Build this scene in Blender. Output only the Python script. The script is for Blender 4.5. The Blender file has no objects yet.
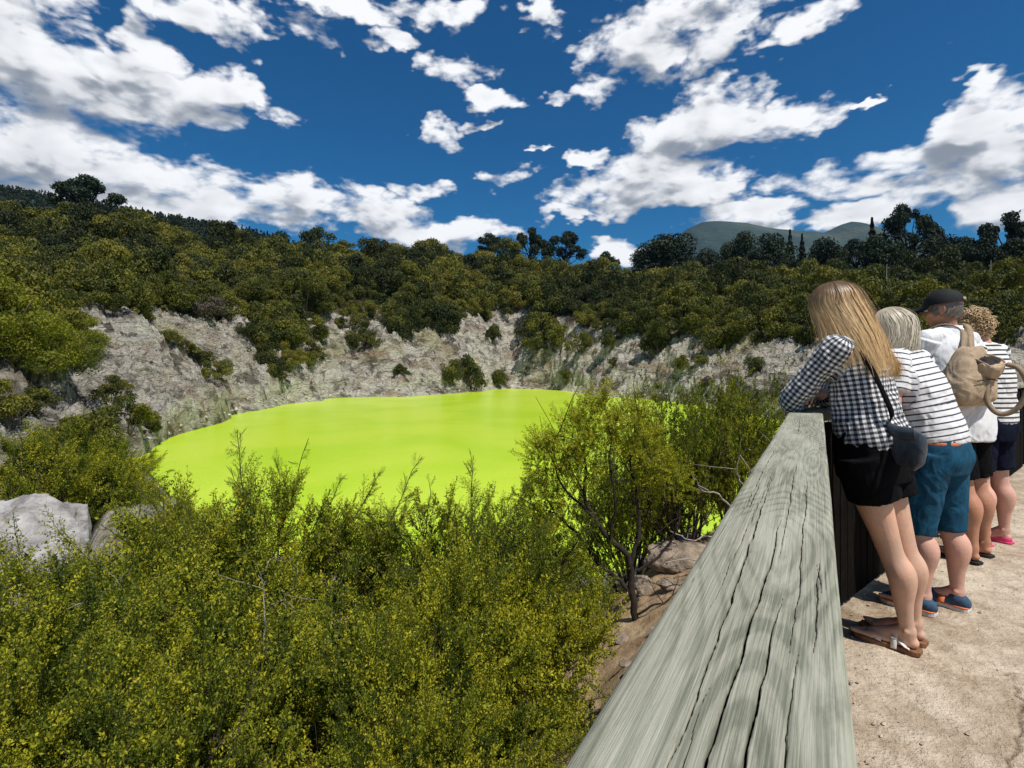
import bpy, math, random
import numpy as np
from mathutils import Vector, Matrix
R = math.radians
scene = bpy.context.scene
col = scene.collection
rng = np.random.default_rng(7)
random.seed(7)

# ------------------------------------------------------------------ camera
EYE = 1.29            # the phone is held just above the handrail
FP = 520.0            # focal length in picture pixels (1024 wide)
cam_d = bpy.data.cameras.new('camera')
cam_d.sensor_width = 36.0
cam_d.lens = FP / 1024 * 36.0
cam_d.shift_y = -18 / 1024
cam_d.clip_start = 0.02
cam_d.clip_end = 20000
cam = bpy.data.objects.new('camera', cam_d)
cam.location = (0, 0, EYE)
cam.rotation_euler = (R(90), 0, 0)
col.objects.link(cam)
scene.camera = cam

# ------------------------------------------------------------------ sun, sky, exposure
SUN_EL, SUN_AZ = 61.0, 142.0      # azimuth clockwise from +Y (the view direction): behind and to the right
sl = bpy.data.lights.new('sun', 'SUN')
sl.energy = 4.6
sl.angle = R(0.5)
sl.color = (1.0, 0.955, 0.88)
sun = bpy.data.objects.new('sun', sl)
sd = Vector((math.sin(R(SUN_AZ)) * math.cos(R(SUN_EL)), math.cos(R(SUN_AZ)) * math.cos(R(SUN_EL)), math.sin(R(SUN_EL))))
sun.rotation_euler = sd.to_track_quat('Z', 'Y').to_euler()
sun.location = sd * 50
col.objects.link(sun)

scene.view_settings.view_transform = 'Standard'
scene.view_settings.look = 'None'
scene.view_settings.gamma = 1.0
scene.view_settings.use_curve_mapping = False
scene.view_settings.exposure = 0.18
scene.render.engine = 'CYCLES'
scene.cycles.max_bounces = 5
scene.cycles.diffuse_bounces = 3
scene.cycles.glossy_bounces = 2
scene.cycles.transmission_bounces = 3
scene.cycles.caustics_reflective = False
scene.cycles.caustics_refractive = False
scene.cycles.use_denoising = True

world = bpy.data.worlds.new('World')
scene.world = world
world.use_nodes = True
wt = world.node_tree
wt.nodes.clear()


class NT:
    """small helper to write node trees"""
    def __init__(self, nt):
        self.nt = nt

    def n(self, typ, **kw):
        x = self.nt.nodes.new(typ)
        for k, v in kw.items():
            setattr(x, k, v)
        return x

    def put(self, sock, v):
        if isinstance(v, bpy.types.NodeSocket):
            self.nt.links.new(v, sock)
        elif v is not None:
            if hasattr(sock, 'default_value'):
                dv = sock.default_value
                if hasattr(dv, '__len__') and not isinstance(v, (int, float)):
                    v = tuple(v)
                    if len(dv) == 4 and len(v) == 3:
                        v = v + (1.0,)
                sock.default_value = v

    def m(self, op, a, b=None, c=None, clamp=False):
        x = self.n('ShaderNodeMath', operation=op)
        x.use_clamp = clamp
        self.put(x.inputs[0], a); self.put(x.inputs[1], b); self.put(x.inputs[2], c)
        return x.outputs[0]

    def v(self, op, a, b=None, c=None):
        x = self.n('ShaderNodeVectorMath', operation=op)
        self.put(x.inputs[0], a); self.put(x.inputs[1], b)
        if c is not None:
            self.put(x.inputs[2], c)
        return x.outputs['Value'] if op in ('DOT_PRODUCT', 'LENGTH', 'DISTANCE') else x.outputs[0]

    def scl(self, a, s):
        x = self.n('ShaderNodeVectorMath', operation='SCALE')
        self.put(x.inputs[0], a); self.put(x.inputs['Scale'], s)
        return x.outputs[0]

    def sep(self, a):
        x = self.n('ShaderNodeSeparateXYZ'); self.put(x.inputs[0], a)
        return x.outputs

    def comb(self, a, b, c):
        x = self.n('ShaderNodeCombineXYZ')
        self.put(x.inputs[0], a); self.put(x.inputs[1], b); self.put(x.inputs[2], c)
        return x.outputs[0]

    def noise(self, vec, scale, detail=4, rough=.55, dist=0.0, lac=2.0, color=False):
        x = self.n('ShaderNodeTexNoise')
        self.put(x.inputs['Vector'], vec)
        x.inputs['Scale'].default_value = scale
        x.inputs['Detail'].default_value = detail
        x.inputs['Roughness'].default_value = rough
        x.inputs['Lacunarity'].default_value = lac
        x.inputs['Distortion'].default_value = dist
        return x.outputs['Color' if color else 'Fac']

    def vor(self, vec, scale, feature='F1', out='Distance', rand=1.0):
        x = self.n('ShaderNodeTexVoronoi', feature=feature)
        self.put(x.inputs['Vector'], vec)
        x.inputs['Scale'].default_value = scale
        x.inputs['Randomness'].default_value = rand
        return x.outputs[out]

    def ss(self, x, a, b, lo=0.0, hi=1.0):
        y = self.n('ShaderNodeMapRange', interpolation_type='SMOOTHSTEP')
        self.put(y.inputs[0], x)
        y.inputs[1].default_value = a; y.inputs[2].default_value = b
        y.inputs[3].default_value = lo; y.inputs[4].default_value = hi
        return y.outputs[0]

    def mix(self, f, a, b, blend='MIX'):
        x = self.n('ShaderNodeMix', data_type='RGBA', blend_type=blend)
        self.put(x.inputs[0], f); self.put(x.inputs[6], a); self.put(x.inputs[7], b)
        return x.outputs[2]

    def ramp(self, f, stops):
        x = self.n('ShaderNodeValToRGB')
        self.put(x.inputs[0], f)
        el = x.color_ramp.elements
        while len(el) < len(stops):
            el.new(.5)
        for e, (p, c) in zip(el, stops):
            e.position = p
            e.color = tuple(c) + (1.0,) if len(c) == 3 else c
        return x.outputs[0]

    def attr(self, name, out='Fac'):
        x = self.n('ShaderNodeAttribute', attribute_name=name)
        return x.outputs[out]


W = NT(wt)
sky = W.n('ShaderNodeTexSky', sky_type='NISHITA')
sky.sun_disc = False
sky.sun_elevation = R(SUN_EL)
sky.sun_rotation = R(SUN_AZ)
sky.altitude = 300
sky.air_density = 1.0
sky.dust_density = 0.25
sky.ozone_density = 3.0
tc = W.n('ShaderNodeTexCoord').outputs['Generated']
hs = W.n('ShaderNodeHueSaturation')
hs.inputs['Saturation'].default_value = 1.22
hs.inputs['Value'].default_value = 0.56
W.put(hs.inputs['Color'], sky.outputs[0])
sky_c = W.mix(1.0, hs.outputs[0], (0.17, 0.94, 1.22), 'MULTIPLY')
# direction -> (azimuth, elevation) of the sky dome, radians
dx, dy, dz = W.sep(tc)
az = W.m('ARCTAN2', dx, dy)
hz = W.m('SQRT', W.m('ADD', W.m('MULTIPLY', dx, dx), W.m('MULTIPLY', dy, dy)))
el = W.m('ARCTAN2', dz, hz)
ae = W.comb(az, el, 0.0)

# cumulus masses: azimuth deg, elevation deg, half width deg, half height deg, weight
def sky_at(px, py, sx, sy, w=1.0):
    a = math.atan((px - 512) / 520.0); e = math.atan((366 - py) / 520.0 * math.cos(a))
    return (math.degrees(a), math.degrees(e), sx / 9.07 * math.cos(a) ** 2, sy / 9.07 * math.cos(a), w)

CLOUDS = [sky_at(*c) for c in [
    (5, 60, 90, 62), (70, 95, 95, 42), (20, 215, 120, 40), (130, 200, 90, 34), (60, 120, 90, 40), (165, 100, 85, 34), (238, 92, 52, 20), (150, 58, 34, 30, .9), (20, 140, 80, 50), (95, 170, 80, 32),
    (185, 195, 90, 30), (290, 205, 95, 25), (378, 213, 60, 19), (40, 200, 90, 40), (440, 232, 80, 15), (420, 192, 34, 9, .8),
    (205, 14, 62, 20), (240, 36, 26, 14, .8), (330, 4, 75, 14), (440, 6, 55, 10, .7), (390, 42, 24, 9, .8), (462, 72, 30, 14, .75), (492, 98, 34, 9, .8),
    (440, 133, 22, 11, .8), (472, 126, 13, 5, .7), (515, 177, 28, 10, .85), (50, 0, 50, 16), (100, 40, 30, 8, .5), (320, 35, 30, 10, .5),
    (548, 10, 26, 18, .9), (640, 52, 62, 26), (712, 12, 88, 19), (700, 46, 44, 20, .9), (598, 84, 28, 15, .9), (806, 24, 44, 13, .85),
    (722, 108, 52, 23), (700, 135, 84, 28), (655, 172, 70, 26), (612, 192, 68, 20), (690, 192, 52, 16, .9), (784, 122, 62, 17, .9),
    (570, 216, 34, 7, .85), (585, 158, 18, 8, .8), (537, 150, 11, 4, .8), (560, 103, 20, 5, .6), (745, 212, 62, 14), (830, 222, 90, 12), (622, 248, 24, 14, .9),
    (890, 168, 120, 20, .85), (1000, 135, 75, 34), (985, 72, 28, 10, .8), (1010, 92, 50, 20, .9), (1000, 200, 95, 28), (900, 208, 90, 17, .9), (960, 180, 90, 26), (868, 105, 18, 4, .8),
    (1100, 130, 120, 60), (1150, 220, 120, 40), (-80, 120, 120, 110),
]]
# the rest of the sky, round the sides and behind the viewer
CLOUDS += [(-85, 25, 25, 9, 1), (-130, 15, 22, 5, 1), (-160, 35, 16, 9, .9), (80, 30, 20, 8, .9), (110, 12, 24, 4, 1), (160, 14, 20, 5, 1),
           (-60, 55, 18, 8, .9), (40, 62, 15, 6, .8)]


# coverage map of the cloud field, computed here: azimuth -180..180 deg by elevation 0..90 deg
CW, CH = 2048, 512
_az = (np.arange(CW) + .5) / CW * 360 - 180
_el = (np.arange(CH) + .5) / CH * 90
_A, _E = np.meshgrid(_az, _el)
_cov = np.full(_A.shape, -1.2)
for a_, e_, sa_, se_, w_ in CLOUDS:
    _cov = np.maximum(_cov, w_ - w_ * (((_A - a_) / sa_) ** 2 + ((_E - e_) / se_) ** 2))
_img = bpy.data.images.new('cloud_cover', CW, CH, alpha=False, float_buffer=True, is_data=True)
_px = np.ones((CH, CW, 4), dtype=np.float32)
_px[..., 0] = _px[..., 1] = _px[..., 2] = (_cov + 1.2) / 2.4
_img.pixels.foreach_set(_px.ravel())
_img.pack()


def cover(vec):
    uv = W.v('MULTIPLY_ADD', vec, (1 / (2 * math.pi), 2 / math.pi, 0), (.5, 0, 0))
    x = W.n('ShaderNodeTexImage', image=_img, interpolation='Linear', extension='EXTEND')
    W.put(x.inputs[0], uv)
    return W.m('MULTIPLY_ADD', W.sep(x.outputs[0])[0], 2.4, -1.2)


def density(vec, fine=True):
    # warp gives torn edges, the noise is stretched along the horizon like cloud seen from below
    q = W.v('MULTIPLY', vec, (1.0, 1.9, 1.0))
    warp = W.noise(q, 10.0, 3.5 if fine else 2, .65, color=True)
    w2 = W.v('MULTIPLY_ADD', warp, (.20, .10, 0), (-.10, -.05, 0))
    c = cover(W.v('ADD', vec, w2))
    f1 = W.noise(q, 8.0, 7 if fine else 3.5, .60, .25)
    d = W.m('ADD', W.m('MULTIPLY', c, .46), W.m('MULTIPLY_ADD', f1, 1.9, -1.00))
    qw = W.v('ADD', q, W.scl(warp, .05))
    d = W.m('MULTIPLY_ADD', W.vor(qw, 15.0, 'F1'), -.42, W.m('ADD', d, .26))      # cauliflower heads
    if fine:
        d = W.m('MULTIPLY_ADD', W.vor(qw, 44.0, 'F1'), -.20, W.m('ADD', d, .10))
    return d


D = density(ae)
D_up = density(W.v('ADD', ae, (0.014, 0.034, 0)), False)
alpha = W.ss(D, -.10, .34)
relief = W.m('SUBTRACT', D, D_up)
lit = W.ss(relief, -.22, .22)                     # sides turned up to the sun
deep = W.ss(D_up, -.15, .75)                        # cloud above this point: in its own shade
shade = W.m('MULTIPLY', deep, W.m('MULTIPLY_ADD', lit, -.62, 1.0))
cl = W.mix(shade, (8.8, 8.9, 9.1), (2.3, 2.6, 3.1))
sky_all = W.mix(alpha, sky_c, cl)
bg = W.n('ShaderNodeBackground')
bg.inputs['Strength'].default_value = 0.10
W.put(bg.inputs['Color'], sky_all)
wo = W.n('ShaderNodeOutputWorld')
wt.links.new(bg.outputs[0], wo.inputs[0])
world.cycles.sampling_method = 'MANUAL'
world.cycles.sample_map_resolution = 256

# ------------------------------------------------------------------ helpers
def tag(o, label=None, cat=None, group=None, kind=None):
    if label: o['label'] = label
    if cat: o['category'] = cat
    if group: o['group'] = group
    if kind: o['kind'] = kind
    return o


def np_mesh(name, verts, faces, mat=None, smooth=True, attrs=None, uv=None):
    """verts (n,3); faces (m,k) with one k"""
    verts = np.asarray(verts, dtype=np.float32); faces = np.asarray(faces, dtype=np.int32)
    me = bpy.data.meshes.new(name)
    k = faces.shape[1]
    me.vertices.add(len(verts)); me.vertices.foreach_set('co', verts.ravel())
    me.loops.add(faces.size); me.loops.foreach_set('vertex_index', faces.ravel())
    me.polygons.add(len(faces))
    me.polygons.foreach_set('loop_start', np.arange(0, faces.size, k, dtype=np.int32))
    me.polygons.foreach_set('loop_total', np.full(len(faces), k, dtype=np.int32))
    me.polygons.foreach_set('use_smooth', np.full(len(faces), smooth))
    if mat: me.materials.append(mat)
    me.update()
    me.validate()
    for an, av in (attrs or {}).items():
        a = me.attributes.new(an, 'FLOAT', 'POINT')
        a.data.foreach_set('value', np.asarray(av, dtype=np.float32))
    if uv is not None:
        u = me.uv_layers.new(name='UVMap')
        u.data.foreach_set('uv', np.asarray(uv, dtype=np.float32)[faces.ravel()].ravel())
    return me


def link(name, me, parent=None, loc=None):
    o = bpy.data.objects.new(name, me)
    if loc is not None: o.location = loc
    if parent is not None: o.parent = parent
    col.objects.link(o)
    return o


def empty(name, loc, rz=0.0):
    o = bpy.data.objects.new(name, None)
    o.empty_display_size = .2
    o.location = loc; o.rotation_euler = (0, 0, rz)
    col.objects.link(o)
    return o


def copy_tree(o, parent=None):
    c = o.copy(); col.objects.link(c); c.parent = parent
    for ch in list(o.children):
        copy_tree(ch, c)
    return c


_perm = np.random.default_rng(11).permutation(256).astype(np.int32)
_perm = np.concatenate([_perm, _perm, _perm])
_grad = np.random.default_rng(12).normal(size=(256, 3)); _grad /= np.linalg.norm(_grad, axis=1)[:, None]


def perlin(p):
    p = np.asarray(p, dtype=np.float64)
    i = np.floor(p).astype(np.int64); f = p - i; i &= 255
    u = f * f * f * (f * (f * 6 - 15) + 10)
    out = 0
    for a in (0, 1):
        for b in (0, 1):
            for c in (0, 1):
                h = _perm[_perm[_perm[(i[..., 0] + a) & 255] + ((i[..., 1] + b) & 255)] + ((i[..., 2] + c) & 255)]
                g = _grad[h]
                d = g[..., 0] * (f[..., 0] - a) + g[..., 1] * (f[..., 1] - b) + g[..., 2] * (f[..., 2] - c)
                w = (u[..., 0] if a else 1 - u[..., 0]) * (u[..., 1] if b else 1 - u[..., 1]) * (u[..., 2] if c else 1 - u[..., 2])
                out = out + w * d
    return out * 1.6


def fbm(p, octaves=4, rough=.5, ridged=False):
    p = np.asarray(p, dtype=np.float64)
    s = 0; a = 1; t = 0
    for k in range(octaves):
        n = perlin(p * 2.0 ** k + 17.3 * k)
        if ridged: n = 1 - 2 * np.abs(n)
        s = s + a * n; t += a; a *= rough
    return s / t


def sstep(x, a, b):
    t = np.clip((x - a) / (b - a), 0, 1)
    return t * t * (3 - 2 * t)


def new_mat(name, rough=.8):
    m = bpy.data.materials.new(name)
    m.use_nodes = True
    nt = m.node_tree
    b = nt.nodes['Principled BSDF']
    b.inputs['Roughness'].default_value = rough
    b.inputs['Specular IOR Level'].default_value = .3
    return m, NT(nt), b


def bump(T, b, h, strength=.5, dist=.02):
    x = T.n('ShaderNodeBump')
    x.inputs['Strength'].default_value = strength
    x.inputs['Distance'].default_value = dist
    T.put(x.inputs['Height'], h)
    T.put(b.inputs['Normal'], x.outputs[0])
    return x


def plain(name, c, rough=.7, var=.15, scale=8.0, bmp=.2, bdist=.004, spec=.3, coord='Object', metal=0):
    """solid material with mottling in tone and a fine bump"""
    m, T, b = new_mat(name, rough)
    v = T.n('ShaderNodeTexCoord').outputs[coord]
    n = T.noise(v, scale, 5, .6)
    lo = tuple(x * (1 - var) for x in c); hi = tuple(min(1, x * (1 + var)) for x in c)
    T.put(b.inputs['Base Color'], T.mix(T.ss(n, .3, .7), lo, hi))
    b.inputs['Specular IOR Level'].default_value = spec
    b.inputs['Metallic'].default_value = metal
    bump(T, b, T.noise(v, scale * 6, 4, .6), bmp, bdist)
    return m


# ------------------------------------------------------------------ lie of the land
LAKE_Z = -3.7
# survey rows: bearing column (as px of a 520 px lens), then (distance ahead, height) of
# near bank top, near shore, lake bed near, lake bed far, far shore, cliff foot crest, cliff top, mid slope, ridge, behind
def zz(py, d): return EYE - (py - 366) / 520.0 * d
ROWS = []
def row(px, near, shore, far, foot, top, mid, ridge):
    a = math.atan((px - 512) / 520.0); c = 1 / math.cos(a)
    k = [(1.2, -.55), (near[0], near[1]), shore, (shore[0] + (far[0] - shore[0]) * .15, shore[1] - 1.2 if far[1] <= LAKE_Z else (shore[1] + far[1]) / 2),
         (shore[0] + (far[0] - shore[0]) * .85, far[1] - 1.2 if far[1] <= LAKE_Z else (shore[1] + far[1]) / 2 + .1), far, foot, top, mid, ridge, (ridge[0] * 1.7, ridge[1] * .62)]
    ROWS.append((a, [(d * c, z) for d, z in k]))
def pt(py, d): return (d, zz(py, d))
L = LAKE_Z
row(-500, (5, -1.7), (11, -2.6), (16, -2.0), pt(390, 17), pt(330, 20), pt(270, 50), pt(205, 120))
row(-150, (5, -1.7), (12, -3.0), (21, -2.6), pt(440, 22), pt(365, 26), pt(290, 60), pt(203, 150))
row(0,    (5, -1.6), (13, -3.2), (24, -2.9), pt(452, 25), pt(378, 30), pt(290, 75), pt(225, 160))
row(45,   (5, -1.6), (13, -3.3), (26, -3.2), pt(450, 28), pt(388, 33), pt(285, 80), pt(229, 165))
row(85,   (5, -1.6), (13, -3.4), (27, -3.3), pt(430, 34), pt(330, 47), pt(280, 85), pt(233, 170))
row(110,  (5, -1.6), (24, -3.5), (28, -3.5), pt(425, 36), pt(316, 52), pt(280, 88), pt(235, 172))
row(142,  (5, -1.6), (27, -3.66), (29, L), pt(428, 36), pt(328, 54), pt(282, 92), pt(239, 175))
row(170,  (5, -1.6), (19.5, -3.68), (36, L), pt(410, 43), pt(322, 64), pt(284, 98), pt(242, 178))
row(208,  (5, -1.6), (16, L), (45.6, L), pt(398, 52), pt(318, 72), pt(285, 104), pt(253, 182))
row(250,  (5, -1.6), (13, L), (58, L), pt(385, 65), pt(318, 80), pt(286, 112), pt(257, 187))
row(292,  (5, -1.6), (13, L), (72, L), pt(378, 76), pt(320, 88), pt(287, 118), pt(259, 190))
row(354,  (5, -1.6), (12, L), (87, L), pt(370, 91), pt(326, 100), pt(288, 126), pt(262, 195))
row(400,  (5, -1.6), (12, L), (87, L), pt(372, 91), pt(330, 102), pt(288, 128), pt(263, 198))
row(440,  (5, -1.6), (12, L), (94, L), pt(380, 97), pt(345, 108), pt(290, 132), pt(265, 200))
row(470,  (5, -1.6), (12, L), (104, L), pt(362, 110), pt(325, 120), pt(290, 140), pt(268, 202))
row(509,  (5, -1.6), (12, L), (120, L), pt(360, 124), pt(320, 134), pt(290, 152), pt(274, 204))
row(555,  (5, -1.6), (12, L), (110, L), pt(362, 114), pt(324, 124), pt(290, 146), pt(278, 204))
row(600,  (5.5, -1.6), (12, L), (93, L), pt(372, 97), pt(342, 104), pt(292, 134), pt(294, 200))
row(669,  (6.5, -1.2), (14, L), (74, L), pt(378, 79), pt(350, 86), pt(296, 120), pt(297, 190))
row(760,  (8, -.9), (17, L), (54, L), pt(384, 61), pt(352, 70), pt(300, 104), pt(295, 175))
row(850,  (10, -.8), (20, -3.6), (42, -3.6), pt(392, 50), pt(356, 58), pt(303, 90), pt(293, 160))
row(1000, (11, -.8), (22, -3.4), (34, -3.4), pt(400, 40), pt(360, 47), pt(305, 78), pt(290, 140))
row(1500, (12, -.9), (22, -3.2), (30, -3), pt(400, 32), pt(360, 38), pt(300, 60), pt(275, 110))

_RA = np.array([r[0] for r in ROWS])
_RR = np.array([[k[0] for k in r[1]] for r in ROWS]); _RZ = np.array([[k[1] for k in r[1]] for r in ROWS])
_fa = np.linspace(_RA[0], _RA[-1], 1600)
def _smooth(arr):
    out = np.stack([np.interp(_fa, _RA, arr[:, k]) for k in range(arr.shape[1])], 1)
    ker = np.hanning(15); ker /= ker.sum()
    pad = np.pad(out, ((7, 7), (0, 0)), mode='edge')
    return np.stack([np.convolve(pad[:, k], ker, mode='valid') for k in range(out.shape[1])], 1)
_FR, _FZ = _smooth(_RR), _smooth(_RZ)

# the fence: along the near handrail, then a bend
U1 = np.array([math.sin(R(30.5)), math.cos(R(30.5))])
CORNER = np.array([1.464, 2.588])
U2 = np.array([math.cos(R(39)), math.sin(R(39))])


def path_side(x, y):
    """signed distance to the fence line, positive on the visitors' side"""
    n1 = np.array([U1[1], -U1[0]]); n2 = np.array([U2[1], -U2[0]])
    d1 = (x - CORNER[0]) * n1[0] + (y - CORNER[1]) * n1[1]
    d2 = (x - CORNER[0]) * n2[0] + (y - CORNER[1]) * n2[1]
    return np.minimum(d1, d2)          # the two rails make a convex corner seen from the path


def land(x, y, fine=True):
    x = np.asarray(x, float); y = np.asarray(y, float)
    th = np.arctan2(x, y); r = np.hypot(x, y)
    p2 = np.stack([x, y, np.zeros_like(x)], -1)
    far_w = sstep(r, 12, 45)
    # buttresses and gullies: warp the survey
    wr = (fbm(p2 / 16.0, 3, .55) * 5.0 + fbm(p2 / 5.0 + 9, 3, .5, True) * 1.4) * far_w
    rr = r + wr * sstep(r, 20, 60) * (1 - .5 * sstep(r, 150, 220))
    wa = fbm(p2 / 22.0 + 5, 2) * .03 * far_w
    a = np.clip(th + wa, _fa[0], _fa[-1])
    ia = (a - _fa[0]) / (_fa[-1] - _fa[0]) * (len(_fa) - 1)
    i0 = np.clip(ia.astype(int), 0, len(_fa) - 2); f = (ia - i0)[..., None]
    KR = _FR[i0] * (1 - f) + _FR[i0 + 1] * f; KZ = _FZ[i0] * (1 - f) + _FZ[i0 + 1] * f
    z = np.where(rr < KR[..., 0], KZ[..., 0], KZ[..., -1])
    seg = np.full(r.shape, -1.0)
    for k in range(KR.shape[-1] - 1):
        a0, a1 = KR[..., k], np.maximum(KR[..., k + 1], KR[..., k] + .01)
        t = np.clip((rr - a0) / (a1 - a0), 0, 1)
        ins = (rr >= a0) & (rr < a1)
        tt = t * t * (3 - 2 * t) if k in (0, 2, 3, 8) else t
        z = np.where(ins, KZ[..., k] * (1 - tt) + KZ[..., k + 1] * tt, z)
        seg = np.where(ins, k + t, seg)
    seg = np.where(rr >= KR[..., -1], 10.0, seg)
    # far plain
    z = np.where(seg >= 10, z * (1 - sstep(r, 350, 900)) + 5 * sstep(r, 350, 900), z)
    back = sstep(np.abs(th), R(72), R(100))
    z = z * (1 - back) + (-.12) * back
    if fine:
        cliff = sstep(seg, 4.7, 5.2) * (1 - sstep(seg, 7.1, 7.8))
        p3 = np.stack([x, y, z * 1.0], -1)
        z = z + cliff * (fbm(p3 / 6.5 + 2, 3, .5, True) * 1.5 + fbm(p3 / 2.8, 5, .60, True) * 1.7 + fbm(p3 / .9 + 4, 3, .6, True) * .55)
        z = z + sstep(seg, 7.2, 8.2) * fbm(p2 / 30.0, 3) * 3.0 * (1 - sstep(seg, 9.0, 10.))
        nearw = 1 - sstep(seg, 2.0, 3.0)
        z = z + nearw * (fbm(p2 / 1.1, 4, .55) * .13 + fbm(p2 / .25, 3, .6) * .03)
    # the visitors' path side is level; outside the fence the ground falls off
    ps = path_side(x, y)
    w = sstep(ps, -1.5, -.05) * (1 - sstep(r, 9, 14) * (th < .9))
    z = z * (1 - w) + (-.07) * w
    w2 = sstep(ps, -.1, .3)
    z = z * (1 - w2 * (r < 40)) + (-.10) * w2 * (r < 40)
    return z, seg


def ground_z(x, y):
    return float(land(np.array([x]), np.array([y]))[0][0])


# ground sheet: a fan of quads, finest towards the crater
th_a = np.concatenate([np.linspace(-math.pi, R(-52), 40, endpoint=False), np.linspace(R(-52), R(52), 1180, endpoint=False), np.linspace(R(52), math.pi, 41)])
r_a = np.concatenate([[.02], np.geomspace(.6, 28, 190, endpoint=False), np.linspace(28, 150, 470, endpoint=False), np.geomspace(150, 5500, 90)])
TH, RAD = np.meshgrid(th_a, r_a)
X, Y = RAD * np.sin(TH), RAD * np.cos(TH)
Z, SEG = land(X, Y)
nr, na = X.shape
idx = np.arange(nr * na).reshape(nr, na)
quads = np.stack([idx[:-1, :-1], idx[:-1, 1:], idx[1:, 1:], idx[1:, :-1]], -1).reshape(-1, 4)[:, ::-1]
# bare rock shows on the crater wall and in a few scars above it
P2 = np.stack([X, Y, Z * 0], -1)
rock = sstep(SEG, 4.6, 5.0) * (1 - sstep(SEG + fbm(P2 / 9.0, 3) * .5, 6.9, 7.25))
rock = np.maximum(rock, sstep(RAD, 8, 11) * (SEG < 5) * (SEG >= 0))
soil = (1 - sstep(SEG, 1.6, 2.2)) * (1 - sstep(RAD, 8, 11))

# --- ground material
m_ground, T, b = new_mat('ground_soil_and_rock', .92)
pos = T.n('ShaderNodeNewGeometry').outputs['Position']
px_, py_, pz_ = T.sep(pos)
sq = T.comb(px_, py_, T.m('MULTIPLY', pz_, 2.2))          # strata
wq = T.v('ADD', sq, T.scl(T.noise(sq, .35, 4, .6, color=True), 3.0))
n2 = T.noise(wq, .42, 8, .66, .4)
rockc = T.ramp(n2, [(.28, (.13, .11, .09)), (.38, (.42, .385, .325)), (.45, (.66, .62, .55)), (.57, (.78, .75, .68)), (.85, (.82, .80, .74))])
stain = T.ss(T.noise(pos, .07, 4, .6), .50, .66)
rockc = T.mix(T.m('MULTIPLY', stain, .62), rockc, (.40, .38, .16))
rust = T.ss(T.noise(sq, .16, 5, .6, .6), .52, .66)
rockc = T.mix(T.m('MULTIPLY', rust, .60), rockc, (.40, .25, .16))
brown = T.ss(T.noise(wq, .23, 6, .65), .51, .62)
rockc = T.mix(T.m('MULTIPLY', brown, .72), rockc, (.085, .07, .05))
crack = T.ss(T.vor(wq, .33, 'DISTANCE_TO_EDGE'), .0, .055)
gully_shade = T.noise(T.v('MULTIPLY', wq, (1.0, 1.0, .16)), .55, 7, .66)  # upright dark gullies: shade of crevices painted into the rock colour
rockc = T.mix(T.m('MULTIPLY', T.ss(gully_shade, .46, .36), .85), rockc, (.07, .06, .045))
rockc = T.mix(1.0, rockc, (1.04, 1.01, .955), 'MULTIPLY')
chip = T.noise(wq, 2.2, 8, .75)
rockc = T.mix(T.ss(chip, .47, .38), rockc, T.mix(1.0, rockc, (.48, .44, .39), 'MULTIPLY'))
rockc = T.mix(T.m('MULTIPLY_ADD', crack, .3, .7), (.05, .045, .035), rockc)
under = T.ramp(T.noise(pos, 1.2, 5, .6), [(.3, (.028, .026, .012)), (.7, (.075, .062, .030))])
dirt = T.ramp(T.noise(pos, 3.2, 8, .7), [(.28, (.14, .085, .048)), (.42, (.34, .22, .125)), (.56, (.50, .36, .21)), (.8, (.64, .52, .36))])
c = T.mix(T.attr('rock'), under, rockc)
c = T.mix(T.attr('soil'), c, dirt)
T.put(b.inputs['Base Color'], c)
h = T.m('ADD', T.m('MULTIPLY', T.m('ADD', T.noise(wq, .8, 9, .72), T.m('MULTIPLY', chip, .35)), 1.9), T.m('MULTIPLY', crack, .3))
h2 = T.m('MULTIPLY', T.noise(pos, 9, 8, .7), .10)
hh = T.mix(T.attr('soil'), T.comb(h, h, h), T.comb(h2, h2, h2))
bump(T, b, T.sep(hh)[0], 1.0, .9)

gme = np_mesh('ground', np.stack([X, Y, Z], -1).reshape(-1, 3), quads, m_ground, True, {'rock': rock.ravel(), 'soil': soil.ravel()})
tag(link('ground', gme), kind='structure')

# --- the crater lake: opaque yellow-green water
m_lake, T, b = new_mat('lake_water', .24)
pos = T.n('ShaderNodeNewGeometry').outputs['Position']
n = T.noise(pos, .10, 4, .55, .6); n2 = T.noise(pos, .7, 3, .5)
T.put(b.inputs['Base Color'], T.mix(T.ss(T.m('ADD', n, T.m('MULTIPLY', n2, .12)), .40, .66), (.42, .62, .008), (.50, .67, .026)))
b.inputs['Specular IOR Level'].default_value = .32
bump(T, b, T.m('ADD', T.noise(T.v('MULTIPLY', pos, (1, 1.6, 1)), 3.2, 4, .6), T.m('MULTIPLY', T.noise(pos, 14, 3, .6), .25)), .45, .05)
la = np.linspace(R(-43), R(46), 240)
nearr = np.interp(la, _fa, _FR[:, 2]) - 1.5; farr = np.interp(la, _fa, _FR[:, 5]) + 9
t = np.linspace(0, 1, 60)[:, None]
LR = nearr * (1 - t) + farr * t
LX, LY = LR * np.sin(la), LR * np.cos(la)
n_, m_ = LX.shape
idx = np.arange(n_ * m_).reshape(n_, m_)
lq = np.stack([idx[:-1, :-1], idx[1:, :-1], idx[1:, 1:], idx[:-1, 1:]], -1).reshape(-1, 4)
lme = np_mesh('lake', np.stack([LX, LY, np.full_like(LX, LAKE_Z)], -1).reshape(-1, 3), lq[:, ::-1], m_lake, True)
tag(link('lake', lme), kind='structure')

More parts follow.
